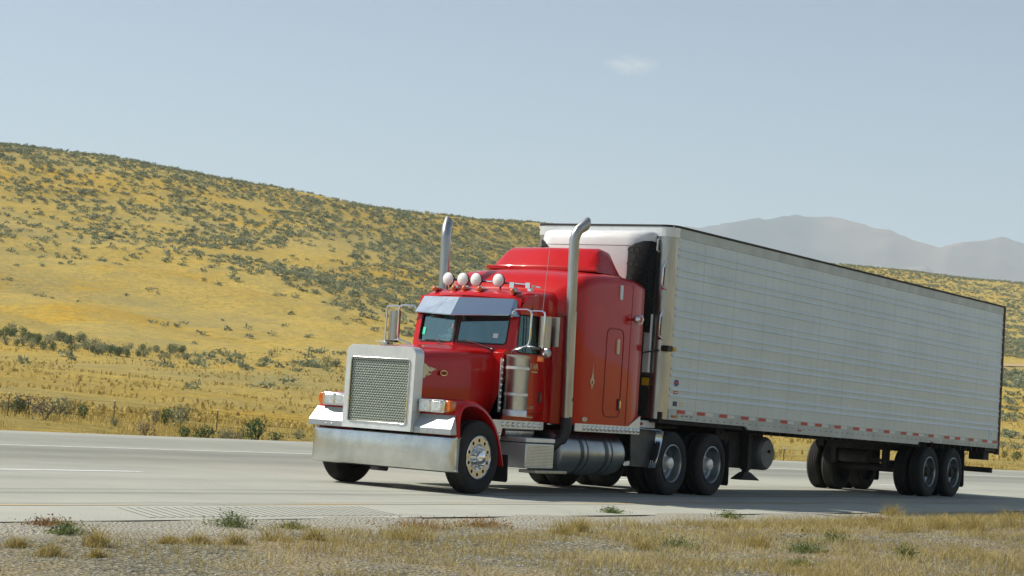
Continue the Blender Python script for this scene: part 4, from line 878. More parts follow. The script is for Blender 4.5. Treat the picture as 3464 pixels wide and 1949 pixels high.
# ================================================================== TRAILER
TR = tag(empty('refrigerated_trailer', (5.48, 0, 0)), 'long white ribbed refrigerated trailer with red reflector squares along its bottom rail', 'trailer')
TH = 0.0106; TR.rotation_euler = (0, TH, 0); bpy.context.view_layer.update()
L_, WB, ZB, ZT = 14.6, 1.30, 1.19, 4.245
def tz(z, x): return z+TH*x            # world height -> trailer height
def C2(name, mb, m, parent=TR, **k): return B(name, mb, m, parent, **k)
for s in (-1, 1):
    prof = [(-WB+0.03, 1.36), (-WB, 1.36)]
    bots = sorted([1.55-0.0+0.0+i*0.316 for i in range(8)]+[1.655+i*0.316 for i in range(8)])
    for zb_ in bots:
        z = zb_+0.0
        prof += [(-WB, z), (-WB-0.015, z+0.002), (-WB-0.014, z+0.010), (-WB, z+0.055)]
    prof += [(-WB, 4.06), (-WB+0.03, 4.06)]
    pp = [(s*-y if s > 0 else y, z) for y, z in prof]
    mb = MB(); xs_ = np.linspace(0.20, L_-0.04, 15); mb.loft([[(x, y, z) for y, z in pp] for x in xs_], cap=True); k = C2('side_panel', mb, 'tside', smooth=0)
    C2('top_rail', MB().box(0.2, L_, min(s*(WB-0.04), s*(WB+0.006)), max(s*(WB-0.04), s*(WB+0.006)), 4.062, 4.215), 'trail', smooth=0)
    br = MB(); br.prism([(0.2, ZB), (2.85, ZB), (2.95, ZB-0.055), (10.22, ZB-0.055), (10.26, ZB), (L_, ZB), (L_, 1.358), (0.2, 1.358)], 'y', s*(WB-0.03), s*(WB+0.010)); k = C2('bottom_rail', br, 'trail', smooth=0)
    sl_ = MB()
    for i in range(60):
        x = 0.9+i*0.23
        sl_.box(x, x+0.045, min(s*(WB+0.0101), s*(WB+0.0125)), max(s*(WB+0.0101), s*(WB+0.0125)), 1.222, 1.236)
    C2('rail_slots', sl_, 'dark_label', k, smooth=0)
    tp = [6.069, 6.74, 7.503, 8.274, 8.912, 9.747, 10.549, 11.134, 11.939, 12.748, 13.344, 14.15, 14.962, 15.564, 16.338, 17.166, 17.743, 18.487, 19.265, 19.865]
    for i, x in enumerate(tp):
        X_ = x-5.48
        C2('reflector', MB().box(X_-0.13, X_+0.13, min(s*(WB+0.0101), s*(WB+0.013)), max(s*(WB+0.0101), s*(WB+0.013)), 1.298, 1.352), 'redtape', k, smooth=0)
    wt = MB()
    for i in range(len(tp)-1):
        X_ = tp[i]-5.48+0.13; wt.box(X_+0.03, X_+0.27, min(s*(WB+0.0101), s*(WB+0.012)), max(s*(WB+0.0101), s*(WB+0.012)), 1.298, 1.350)
    BS('white_reflector', wt, 'whitetape', k, smooth=0)
    C2('roof_edge', MB().box(0.18, L_+0.02, min(s*(WB-0.05), s*(WB+0.018)), max(s*(WB-0.05), s*(WB+0.018)), 4.216, 4.25), 'seal', smooth=0)
    # rounded front corner post
    rc = 0.2; a = np.linspace(0, math.pi/2, 9); pc = [(rc-rc*math.cos(t), s*(WB-rc+rc*math.sin(t))) for t in a]
    mb = MB().loft([[(x, y, z) for x, y in pc]+[(rc, s*(WB-0.05), z), (0.05, s*(WB-rc), z)] for z in (ZB, 4.06)]); C2('corner_post', mb, 'steel', smooth=50)
    pc2 = [((rc+.01)-(rc+.01)*math.cos(t)-.01, s*(WB-rc+(rc+.01)*math.sin(t))) for t in a]
    mb = MB().loft([[(x, y, z) for x, y in pc2]+[(rc, s*(WB-0.05), z), (0.05, s*(WB-rc), z)] for z in (4.062, 4.215)]); C2('corner_cap', mb, 'alu', smooth=50)
    mb = MB().loft([[(x-0.008, y*1.004, z) for x, y in pc2]+[(rc, s*(WB-0.05), z), (0.05, s*(WB-rc), z)] for z in (4.216, 4.25)]); C2('corner_sealant', mb, 'seal', smooth=50)
    C2('rear_post', MB().box(L_-0.04+0.002, L_+0.04, min(s*(WB-0.08), s*(WB+0.02)), max(s*(WB-0.08), s*(WB+0.02)), 1.06, 4.225), 'rust', smooth=0)
    C2('rub_rail_lamp', MB().box(L_+0.0, L_+0.05, min(s*(WB-0.3), s*(WB-0.1)), max(s*(WB-0.3), s*(WB-0.1)), 1.08, 1.16), 'redlens', smooth=0)
C2('front_wall', MB().box(0.0, 0.06, -1.10, 1.10, ZB, 4.06), 'steel', smooth=0)
C2('front_top_rail', MB().box(-0.012, 0.06, -1.10, 1.10, 4.062, 4.215), 'alu', smooth=0)
C2('front_sealant', MB().box(-0.02, 0.06, -1.10, 1.10, 4.216, 4.25), 'seal', smooth=0)
C2('roof', MB().box(0.05, L_, -1.27, 1.27, 4.17, 4.235), 'white', smooth=0)
C2('rear_doors', MB().box(L_-0.02, L_+0.03, -1.22, 1.22, 1.2, 4.2), 'trail', smooth=0)
C2('floor', MB().box(0.03, L_, -1.265, 1.265, ZB, 1.30), 'grime', smooth=0)
C2('coupler_plate', MB().box(0.05, 2.9, -1.24, 1.24, 1.13, 1.188), 'grime', smooth=0)
cm = MB(); [cm.box(x, x+0.04, -1.2, 1.2, 1.09, 1.189) for x in np.arange(3.1, L_, 0.31)]; BS('cross_member', cm, 'grime', TR, smooth=0)
# reefer unit on the nose
RU = MB(); pl = [(-0.02, -1.02), (-0.18, -1.02), (-0.30, -0.93), (-0.38, -0.82), (-0.42, -0.70), (-0.44, 0.70), (-0.40, 0.82), (-0.30, 0.93), (-0.18, 1.02), (-0.02, 1.02)]
def hull(z, k): return [(x*k if x < -0.03 else x, y*(0.9+0.1*k), z) for x, y in pl]
RU.loft([hull(2.55, 0.95), hull(2.7, 1.0), hull(3.86, 1.0)]); ru = C2('refrigeration_unit', RU, 'white', smooth=30)
RH = MB(); RH.loft([hull(3.868, 1.01), hull(3.97, 1.0), hull(4.05, 0.93), hull(4.10, 0.80), hull(4.125, 0.55)]); C2('unit_hood', RH, 'white', ru, smooth=50)
C2('hood_gap', MB().loft([hull(3.858, 0.99), hull(3.87, 0.99)]), 'black', ru, smooth=0)
for s in (-1, 1):
    vm = MB(); q = [(-0.415, 0.735), (-0.38, 0.825), (-0.305, 0.935), (-0.185, 1.028), (-0.02, 1.03)]
    zt = [3.82, 3.90, 3.95, 3.965, 3.95]
    rows = [[(x-0.012, s*(y+0.012), 2.52) for x, y in q], [(x-0.012, s*(y+0.012), z) for (x, y), z in zip(q, zt)]]
    vm.loft(rows, cap=False, closed=False); k = C2('side_vent', vm, 'mesh_black', ru, solid=0.01)
    hv = MB(); hc_ = MB()
    for j in range(11):
        for i in range(4):
            t = (i+0.5+(0.5 if j % 2 else 0))/4.6; f = t*4; a = min(3, int(f)); u_ = f-a
            px = q[a][0]*(1-u_)+q[a+1][0]*u_-0.018; py = q[a][1]*(1-u_)+q[a+1][1]*u_+0.018; pz = 2.68+j*0.112
            dx, dy = q[a+1][0]-q[a][0], q[a+1][1]-q[a][1]; dl = math.hypot(dx, dy); dx /= dl; dy /= dl
            R2 = [(px+dx*0.05*math.cos(b), s*(py+dy*0.05*math.cos(b)), pz+0.05*math.sin(b)) for b in np.linspace(0, 2*math.pi, 9)]
            if pz < 3.84: hv.tube(R2, 0.006, 5)
    C2('vent_honeycomb', hv, 'flap', k)
C2('unit_lower_frame', MB().box(-0.36, -0.002, -0.95, 0.95, 1.85, 2.50), 'black', ru, smooth=0)
C2('white_side_panel', MB().box(-0.10, -0.04, -1.06, -0.93, 1.90, 2.82), 'white', ru, smooth=0, bevel=0.01)
C2('lower_recess', MB().box(-0.03, -0.002, -1.05, 1.05, 1.22, 1.84), 'grime', smooth=0)
C2('yellow_label', MB().box(-0.036, -0.031, -1.05, -0.92, 1.70, 1.82), 'yellow', smooth=0)
C2('grab_handle', MB().tube([(-0.01, -1.05, 3.82), (-0.05, -1.05, 3.84), (-0.05, -1.05, 4.0), (-0.01, -1.05, 4.02)], 0.02, 6), 'alu')
for (z0, z1) in ((3.22, 3.66), (2.43, 2.88)):
    hh = MB(); hh.tube([(0.03, -1.215, z0), (-0.05, -1.18, z0+0.06), (-0.05, -1.18, z1-0.1), (0.02, -1.19, z1)], 0.016, 8); hh.box(-0.012, 0.0, -1.20, -1.15, z0, z1-0.05); C2('gladhand_bar', hh, 'chrome')
C2('hose_box', MB().box(-0.06, 0.10, -1.37, -1.24, 2.25, 2.34), 'black', bevel=0.01); C2('box_lamp', MB().box(0.10, 0.20, -1.38, -1.315, 2.26, 2.33), 'yellow', smooth=0, bevel=0.01)
BS('air_hose', MB().tube([(-0.04, -1.2, 2.26), (-0.25, -0.9, 2.18), (-0.45, -0.6, 2.2)], 0.012, 6).tube([(-0.03, -0.3, 1.5), (-0.3, -0.25, 1.15), (-0.45, -0.2, 1.4)], 0.02, 6), 'black', TR)
# stickers on the near side
def disc(x, z, rx, rz, y, y2): return MB().prism([(x+rx*math.cos(a), z+rz*math.sin(a)) for a in np.linspace(0, 2*math.pi, 24, endpoint=False)], 'y', y, y2)
dk = C2('round_emblem', disc(0.40, 1.775, 0.075, 0.052, -1.302, -1.307), 'blue', smooth=0); C2('emblem_band', MB().prism([(0.33, 1.76), (0.47, 1.775), (0.47, 1.795), (0.33, 1.78)], 'y', -1.3072, -1.309), 'redtape', dk, smooth=0)
k = C2('red_sticker', MB().box(0.33, 0.46, -1.306, -1.302, 1.600, 1.648), 'redtape', smooth=0); C2('sticker_line', MB().box(0.35, 0.44, -1.308, -1.3062, 1.618, 1.630), 'paper', k, smooth=0)
k = C2('dark_sticker', MB().box(0.33, 0.46, -1.306, -1.302, 1.41, 1.485), 'dark_label', smooth=0); C2('sticker_strip', MB().box(0.35, 0.44, -1.308, -1.3062, 1.455, 1.47), 'blue', k, smooth=0)
C2('faded_label', MB().box(0.56, 0.67, -1.3045, -1.302, 1.41, 1.48), 'steel', smooth=0)
BS('rail_slot', MB().box(0.60, 0.68, -1.3125, -1.3101, 1.255, 1.270).box(0.75, 0.83, -1.3125, -1.3101, 1.255, 1.270).box(0.90, 0.98, -1.3125, -1.3101, 1.255, 1.270), 'dark_label', TR, smooth=0)
C2('side_marker', MB().box(0.29, 0.42, -1.325, -1.311, 1.23, 1.265), 'redlens', bevel=0.005); C2('yellow_tag', MB().box(0.46, 0.51, -1.314, -1.3105, 1.225, 1.29), 'yellow', smooth=0)
k = C2('inspection_sticker', MB().box(14.05, 14.25, -1.306, -1.302, 1.42, 1.60), 'paper', smooth=0); C2('sticker_figure', text_mb('3', 0.12, (14.12, -1.308, 1.44), (1, 0, 0), (0, 0, 1)), 'blue', k, smooth=0)
for X_ in (4.9, 10.9): C2('side_marker', MB().box(X_-0.07, X_+0.07, -1.325, -1.311, 1.19, 1.215), 'redlens', bevel=0.005)
# landing gear
for s in (-1, 1):
    lg = MB(); X_ = 3.78; lg.box(X_-0.07, X_+0.07, min(s*0.80, s*0.94), max(s*0.80, s*0.94), tz(0.42, X_), 1.18); lg.box(X_-0.05, X_+0.05, min(s*0.82, s*0.92), max(s*0.82, s*0.92), tz(0.34, X_), tz(0.5, X_))
    k = C2('landing_leg', lg, 'grime', smooth=0, bevel=0.008)
    C2('sand_shoe', MB().loft([[(X_-0.33, s*0.76, tz(0.245, X_)), (X_+0.33, s*0.76, tz(0.245, X_)), (X_+0.33, s*0.98, tz(0.245, X_)), (X_-0.33, s*0.98, tz(0.245, X_))], [(X_-0.31, s*0.77, tz(0.27, X_)), (X_+0.31, s*0.77, tz(0.27, X_)), (X_+0.31, s*0.97, tz(0.27, X_)), (X_-0.31, s*0.97, tz(0.27, X_))], [(X_-0.10, s*0.82, tz(0.38, X_)), (X_+0.10, s*0.82, tz(0.38, X_)), (X_+0.10, s*0.92, tz(0.38, X_)), (X_-0.10, s*0.92, tz(0.38, X_))]]), 'grime', k, smooth=0)
fb = MB(); fb.prism([(2.62, 1.18), (4.55, 1.18), (4.55, tz(0.85, 4)), (4.30, tz(0.48, 4)), (3.30, tz(0.46, 4)), (3.05, tz(0.62, 3)), (2.72, tz(0.66, 3))], 'y', -0.78, -0.30); fb.box(2.5, 2.62, -0.95, -0.2, tz(0.78, 2.5), 1.18); fb.prism([(3.5, 1.18), (4.1, 1.18), (4.0, tz(0.42, 4)), (3.6, tz(0.42, 4))], 'y', 0.4, 0.8)
C2('support_frame', fb, 'grime', smooth=0)
C2('front_tank', MB().cyl((2.72, -0.95, tz(0.90, 2.7)), (2.72, 0.2, tz(0.90, 2.7)), 0.14, 20), 'grime')
tk = MB().lathe([(0.001, -1.02), (0.24, -1.02), (0.275, -0.99), (0.29, -0.95), (0.29, 0.3), (0.001, 0.32)], (4.30, 0, tz(0.71, 4.3)), 'y', 36); k = C2('unit_fuel_tank', tk, 'dulltank', smooth=40)
C2('tank_fitting', MB().cyl((4.33, -1.06, tz(0.75, 4.3)), (4.33, -1.02, tz(0.75, 4.3)), 0.03, 10), 'black', k)
# tandem
for x in (16.52, 17.78):
    for s in (-1, 1): dual_wheel(x-5.48, 1.25, s, TR, z=tz(0.495, x-5.48), r=0.50, m='alu', cap=False)
    X_ = x-5.48; C2('trailer_axle', MB().cyl((X_, -1.0, tz(0.5, X_)), (X_, 1.0, tz(0.5, X_)), 0.075, 12).box(X_-0.45, X_+0.45, -0.62, -0.52, tz(0.58, X_), tz(0.66, X_)).box(X_-0.45, X_+0.45, 0.52, 0.62, tz(0.58, X_), tz(0.66, X_)), 'grime', smooth=30)
sf = MB()
for s in (-1, 1):
    sf.box(9.7, 13.2, min(s*0.48, s*0.60), max(s*0.48, s*0.60), tz(0.86, 11), 1.18)
    for X_ in (10.35, 11.6, 12.95): sf.box(X_, X_+0.12, min(s*0.5, s*0.6), max(s*0.5, s*0.6), tz(0.55, X_), tz(0.9, X_))
for X_ in (9.8, 11.6, 13.0): sf.box(X_, X_+0.1, -0.55, 0.55, tz(0.86, X_), tz(0.98, X_))
sf.cyl((10.2, -0.3, tz(0.72, 10)), (10.2, 0.3, tz(0.72, 10)), 0.13, 14)
C2('slider_frame', sf, 'grime', smooth=0)
for s in (-1, 1):
    C2('mud_flap', MB().prism([(s*0.64, tz(1.0, 13)), (s*1.23, tz(1.0, 13)), (s*1.25, tz(0.24, 13)), (s*1.22, tz(0.20, 13)), (s*0.66, tz(0.20, 13)), (s*0.64, tz(0.24, 13))], 'x', 12.86, 12.875), 'flap', smooth=0)
ud = MB(); X_ = 14.5; ud.box(X_, X_+0.10, -1.20, 1.20, tz(0.51, X_), tz(0.62, X_))
for s in (-1, 1): ud.prism([(X_-0.25, 1.18), (X_+0.02, 1.18), (X_+0.09, tz(0.60, X_)), (X_+0.01, tz(0.60, X_))], 'y', s*0.50, s*0.58)
C2('underride_guard', ud, 'grime', smooth=0)
C2('hanging_box', MB().box(14.1, 14.4, -1.18, -0.85, tz(0.78, 14), 1.18), 'grime', smooth=0)
C2('rear_sill', MB().box(13.9, L_+0.03, -1.28, 1.28, tz(0.965, 14.4), 1.188), 'grime', smooth=0)

# ================================================================== PLANTS AND FENCE
def tri_mesh(name, V, m, uniform=3):
    """V: (n, 3, 3) triangles"""
    me = bpy.data.meshes.new(name); n = len(V)
    me.vertices.add(n*3); me.vertices.foreach_set('co', V.reshape(-1).astype(np.float32))
    me.loops.add(n*3); me.loops.foreach_set('vertex_index', np.arange(n*3)); me.polygons.add(n); me.polygons.foreach_set('loop_start', np.arange(n)*3)
    me.update(calc_edges=True); me.materials.append(m); return me
def link(name, me, parent=None, loc=None):
    o = bpy.data.objects.new(name, me); col.objects.link(o); o.parent = parent
    if loc is not None: o.location = loc
    return o
def leaf_mat(name, c1, c2, c3=None, scale=3.0, trans=0.25):
    m = mat(name, c1, 0.8, c2=c2, c3=c3, scale=scale, detail=3, spec=0.15, ramp=(0.3, 0.7)); n = m.node_tree; b = n.nodes['Principled BSDF']
    geo = n.nodes.new('ShaderNodeNewGeometry'); src = b.inputs['Base Color'].links[0].from_socket
    hs = n.nodes.new('ShaderNodeHueSaturation'); mr = n.nodes.new('ShaderNodeMapRange'); mr.inputs['To Min'].default_value = 0.65; mr.inputs['To Max'].default_value = 1.35
    n.links.new(geo.outputs['Random Per Island'], mr.inputs[0]); n.links.new(mr.outputs[0], hs.inputs['Value']); n.links.new(src, hs.inputs['Color'])
    tr = n.nodes.new('ShaderNodeBsdfTranslucent'); mx = n.nodes.new('ShaderNodeMixShader'); mx.inputs[0].default_value = trans
    n.links.new(hs.outputs[0], b.inputs['Base Color']); n.links.new(hs.outputs[0], tr.inputs[0])
    out = n.nodes['Material Output']; n.links.new(b.outputs[0], mx.inputs[1]); n.links.new(tr.outputs[0], mx.inputs[2]); n.links.new(mx.outputs[0], out.inputs[0]); return m
M['sage'] = leaf_mat('sagebrush_leaves', (0.19, 0.22, 0.13), (0.30, 0.32, 0.20), scale=0.15)
M['sage_green'] = leaf_mat('green_brush_leaves', (0.06, 0.11, 0.04), (0.12, 0.18, 0.08), scale=1)
M['sage_grey'] = leaf_mat('grey_brush_twigs', (0.12, 0.105, 0.085), (0.19, 0.18, 0.14), scale=1)
M['straw'] = leaf_mat('dry_grass', (0.44, 0.36, 0.15), (0.60, 0.51, 0.27), c3=(0.37, 0.29, 0.10), scale=0.8, trans=0.35)
M['strawgold'] = leaf_mat('verge_grass', (0.48, 0.34, 0.10), (0.62, 0.47, 0.20), c3=(0.40, 0.31, 0.09), scale=0.35, trans=0.4)
M['weed'] = leaf_mat('green_weed', (0.11, 0.15, 0.045), (0.20, 0.24, 0.09), scale=4)
M['rusty'] = leaf_mat('reddish_weed', (0.22, 0.12, 0.05), (0.36, 0.22, 0.10), scale=4)
M['wood'] = mat('shrub_stem', (0.10, 0.075, 0.05), 0.9)
M['flower'] = mat('yellow_flower', (0.75, 0.5, 0.03), 0.7)

def dome_tris(n, rx, rz, leaf, rg, lumps=5):
    """leafy dome of n small triangles spread through overlapping lumps"""
    cx = rg.normal(0, 0.38*rx, lumps); cy = rg.normal(0, 0.38*rx, lumps); cz = rg.uniform(0.35, 0.7, lumps)*rz; cr_ = rg.uniform(0.38, 0.62, lumps)*rx
    k = rg.integers(0, lumps, n); d = rg.normal(size=(n, 3)); d /= np.linalg.norm(d, axis=1)[:, None]
    rad = rg.uniform(0.45, 1.0, n)**0.5
    P = np.stack([cx[k]+d[:, 0]*cr_[k]*rad, cy[k]+d[:, 1]*cr_[k]*rad, cz[k]+d[:, 2]*cr_[k]*rad*(rz/rx)*0.8], 1); P[:, 2] = np.abs(P[:, 2])*0.98
    T3 = P[:, None, :]+rg.normal(0, leaf, (n, 3, 3)); T3[:, :, 2] = np.maximum(T3[:, :, 2], -0.05*rz); return T3
def blades(P, h, w_, lean, rg):
    """tapered bent blades at P (n,3): three triangles each"""
    n = len(P); a = rg.uniform(0, 2*math.pi, n); s_ = np.stack([np.cos(a), np.sin(a), np.zeros(n)], 1)*w_[:, None]
    b = rg.uniform(0, 2*math.pi, n); L = np.stack([np.cos(b), np.sin(b), np.zeros(n)], 1)*(h*lean*rg.uniform(0.2, 1.3, n))[:, None]
    up = np.zeros((n, 3)); up[:, 2] = 1
    m_ = P+up*(h*0.55)[:, None]+L*0.35; t = P+up*(h*rg.uniform(0.82, 1.0, n))[:, None]+L
    a0, a1, b0, b1 = P-s_, P+s_, m_-s_*0.7, m_+s_*0.7
    return np.concatenate([np.stack([a0, a1, b1], 1), np.stack([a0, b1, b0], 1), np.stack([b0, b1, t], 1)])
def proj_px(x, y, z):
    q = np.array([x, y, z])-cC; d = q@cd; return PW/2+FPX*(q@cR)/d, PH/2+PY-FPX*(q@cU)/d
protos = [dome_tris(95, 0.62, 0.62, 0.075, rng, 6) for _ in range(6)]
lod = [dome_tris(34, 0.62, 0.58, 0.12, rng, 5) for _ in range(8)]
# density of brush over the slopes
def dens(u, v):
    x, y = max(0, u/1.345), v/1.345                       # photograph read at 2575 px width
    if x < 1360:
        line = np.interp(x, [0, 250, 450, 620, 760, 860, 1000, 1200], [615, 632, 640, 690, 735, 790, 850, 870])
        skyl = np.interp(x, [0, 300, 600, 900, 1110, 1360], [365, 402, 458, 515, 545, 565])
        if y < line:
            d = 0.62
            if y < skyl+55: d = 1.0
            if x > 480 and x < 760 and y > 500 and y < 640: d = 1.15
            if x < 420 and y > 490: d = 0.34
            if x > 700 and y > 560: d = 0.85
            if 720 < x < 880 and 600 < y < 680: d = 0.12
            if x > 900 and y > 720: d = 0.4
            return d*min(1, 0.35+(line-y)/60)
        if y < line+30: return 0.08
        if 470 < x < 860 and y > 885 and y < 935: return 0.07
        if x < 480 and 815+x*0.10 < y < 868+x*0.10: return 0.0
        return 0.012
    if y < 905: return 0.62
    if y < 932: return 0.0
    if y < 1060: return 0.75
    return 0.05
pts_h = []; tries = 0
while len(pts_h) < 17500 and tries < 430000:
    tries += 1
    az = rng.uniform(33, 74); t = 90+(860-90)*rng.uniform()**0.8
    tmax = 470+350*max(0, min(1, (az-50)/18))+14
    if t > tmax: continue
    x, y, z = hill_pt(az, t); u, v = proj_px(x, y, z)
    if not (-1400 < u < 4000): continue
    cl = mn.noise((x/16, y/16, 4))*1.3+mn.noise((x/50, y/50, 8))*0.9
    d = dens(u, v)
    if d > 0.02: d = d*(1.22+1.6*cl)
    if u > 1850 and u < 3380 and v > 767+0.24*max(0, u-2287)+45: continue       # nothing of it can be seen behind the trailer
    if rng.uniform() < d: pts_h.append((x, y, z, u, v))
pts_h.sort(key=lambda p: (p[0]-CX)**2+(p[1]-CY)**2+(0 if 5 < p[3] < 3460 else 1e9))
hs_mesh = [tri_mesh('hill_sagebrush', lod[k], M['sage']) for k in range(8)]
for i, (x, y, z, u, v) in enumerate(pts_h[:290]):
    s_ = rng.uniform(0.75, 1.35); o = link('sagebrush', hs_mesh[i % 8], None, (x, y, z-0.05)); o.scale = (s_*rng.uniform(0.9, 1.4), s_*rng.uniform(0.9, 1.4), s_); o.rotation_euler = (0, 0, rng.uniform(0, 6.28))
    tag(o, 'grey-green sagebrush bush scattered on the golden hillside', 'bush', 'sagebrush bushes on the lower hillside')
big = []
for i, (x, y, z, u, v) in enumerate(pts_h[290:]):
    s_ = rng.uniform(0.75, 1.4); a = rng.uniform(0, 6.28); R_ = np.array([[math.cos(a), -math.sin(a), 0], [math.sin(a), math.cos(a), 0], [0, 0, 1]])
    big.append((lod[i % 8]*np.array([s_*rng.uniform(0.9, 1.5), s_*rng.uniform(0.9, 1.5), s_]))@R_.T+np.array([x, y, z-0.05]))
tag(link('distant_sagebrush', tri_mesh('distant_sagebrush', np.concatenate(big), M['sage'])), 'grey-green sagebrush covering the upper hillside', 'brush', kind='stuff')

# bushes with stems: things of their own
bush_meshes = {}
def bush_kind(key, n, leaf, m, stems=7):
    out = []
    for k in range(3):
        tri = dome_tris(n, 0.55, 0.75, leaf, rng, 8)
        st = MB()
        for q in range(stems):
            a = rng.uniform(0, 6.28); st.tube([(0, 0, -0.05), (0.13*math.cos(a), 0.13*math.sin(a), 0.25), (0.36*math.cos(a), 0.36*math.sin(a), rng.uniform(0.45, 0.7))], [0.022, 0.014, 0.006], 5)
        so_ = st.build('stem', M['wood'], None); sm_ = so_.data; bpy.data.objects.remove(so_)
        out.append((tri_mesh('foliage', tri, M[m]), sm_))
    bush_meshes[key] = out
bush_kind('sage', 520, 0.030, 'sage'); bush_kind('green', 560, 0.032, 'sage_green'); bush_kind('grey', 420, 0.026, 'sage_grey')
def bush(x, y, z, wd, ht, key, label, group, k=0, name='shrub'):
    e = empty(name, (x, y, z)); e.scale = (wd/1.25, wd/1.25, ht/0.85); e.rotation_euler = (0, 0, rng.uniform(0, 6.28)); fm, sm_ = bush_meshes[key][k % 3]
    link('foliage', fm, e); link('stem', sm_, e); tag(e, label, 'bush', group); return e
def ground_hit(u, v, zoff=0.0):
    """first point of the hill surface along the pixel's ray"""
    q = ray(u, v); q = q/math.hypot(q[0], q[1]); az = math.degrees(math.atan2(q[0], q[1])); t = 1.0
    while t < 900:
        z, re = hill_z(az, t); r = re+t
        if CZ+q[2]*r <= z+zoff: break
        t += 0.25 if t < 60 else 1.0
    return hill_pt(az, t)+(re+t,)
# row of bushes along the foot of the hill
for i in range(64):
    x25 = i*7.6-8+rng.uniform(-5, 5); yb = 868+x25*0.085+rng.uniform(-26, 6)*(1-0.25*(x25 > 330)); yb = yb if x25 < 480 else 905
    x, y, z, r = ground_hit(x25*1.345, yb*1.345); sz = rng.uniform(24, 42)*1.345*(1.1 if x25 < 300 else 0.8)*r/FPX
    bush(x, y, z-0.03, sz, sz*rng.uniform(0.6, 0.85), ('sage', 'green', 'sage')[i % 3] if x25 > 180 or i % 2 else 'green', 'dark green bush in the row along the foot of the golden hill', 'bushes along the foot of the hill', i)
for (x25, yb, wpx) in ((428, 893, 30), (452, 890, 34), (440, 878, 22), (683, 897, 26), (738, 916, 20), (655, 912, 18), (820, 920, 40), (846, 924, 36), (790, 925, 20), (580, 905, 22), (500, 905, 22), (545, 912, 18), (870, 600, 20)):
    x, y, z, r = ground_hit(x25*1.345, yb*1.345); sz = wpx*1.345*r/FPX; bush(x, y, z-0.03, sz, sz*0.75, 'sage', 'small dark bush on bare grass between the hill foot and the truck', 'lone bushes right of the bush row', int(x25))
# shrubs of the far verge, near the fence (zoomed-photo px: x, base y, width, height)
VS = [(40, 690, 90, 60, 'sage', 'low sage shrub at the left edge of the picture behind the road'), (120, 650, 90, 75, 'green', 'green spiky shrub, tallest at the far left of the verge'), (205, 735, 190, 95, 'grey', 'wide purplish-grey dry shrub near the left edge of the verge'),
      (310, 765, 150, 80, 'grey', 'flat grey twiggy shrub between two larger shrubs left of the fence post'), (405, 735, 120, 95, 'sage', 'rounded dark sage shrub left of the first fence post'), (578, 740, 80, 65, 'green', 'small green shrub in tall grass left of the first fence post'),
      (800, 800, 60, 50, 'sage', 'small sage shrub hiding the base of the first fence post'), (1018, 830, 90, 75, 'grey', 'brown-grey dead shrub right of the first fence post'), (1082, 805, 60, 75, 'grey', 'narrow upright grey shrub between the fence posts'),
      (1150, 805, 90, 80, 'green', 'soft green shrub between the fence posts'), (1250, 815, 125, 110, 'sage', 'big grey-topped sage shrub between the two fence posts'), (1290, 845, 80, 60, 'green', 'low green shrub at the foot of the big sage shrub'),
      (1430, 868, 140, 75, 'green', 'spreading green shrub just left of the second fence post'), (1560, 878, 90, 70, 'sage', 'grey sage shrub just right of the second fence post'), (1630, 880, 80, 55, 'grey', 'low brown-grey shrub right of the second fence post'),
      (1690, 862, 60, 60, 'grey', 'small dark twiggy shrub left of the tall green one'), (1790, 885, 140, 115, 'green', 'tall feathery green shrub, the biggest right of the second fence post'), (1925, 878, 90, 55, 'green', 'low green shrub left of the truck bumper'), (2090, 868, 90, 45, 'sage', 'small sage shrub just left of the truck bumper')]
for i, (a, b, wp, hp, key, lab) in enumerate(VS):
    u, v = a/2.0696, 1050+(b+16)/2.0696
    C0 = ray(u, v); r = min(CZ/(-C0[2])*math.hypot(C0[0], C0[1]), 58) if C0[2] < 0 else 58
    azz = math.degrees(math.atan2(C0[0], C0[1])); re = np.interp(azz, AZ, RE); x, y, z = hill_pt(azz, max(3.0, r-re)); r = max(r, re+3)
    bush(x, y, z-0.02, wp/2.0696*r/FPX*1.9, hp/2.0696*r/FPX*1.8, key, lab, 'shrubs along the far verge', i)
for i, (u, v, wp, hp, key, lab) in enumerate([(3400, 1548, 40, 30, 'green', 'green shrub beyond the road just right of the trailer end'), (3445, 1556, 56, 34, 'green', 'green shrub at the right edge of the picture beyond the road'), (3390, 1518, 60, 30, 'sage', 'dark shrub behind the green one right of the trailer'), (3440, 1522, 70, 30, 'sage', 'dark shrub in the row at the right edge'),
     (2612, 1560, 26, 46, 'green', 'upright green weed beyond the road between landing gear and trailer wheels')]):
    x, y, z, r = ground_hit(u, v) if v < 1530 else ground_hit(u, v, 0.02); bush(x, y, z-0.02, wp*r/FPX, hp*r/FPX, key, lab, 'shrubs beyond the road on the right', i)

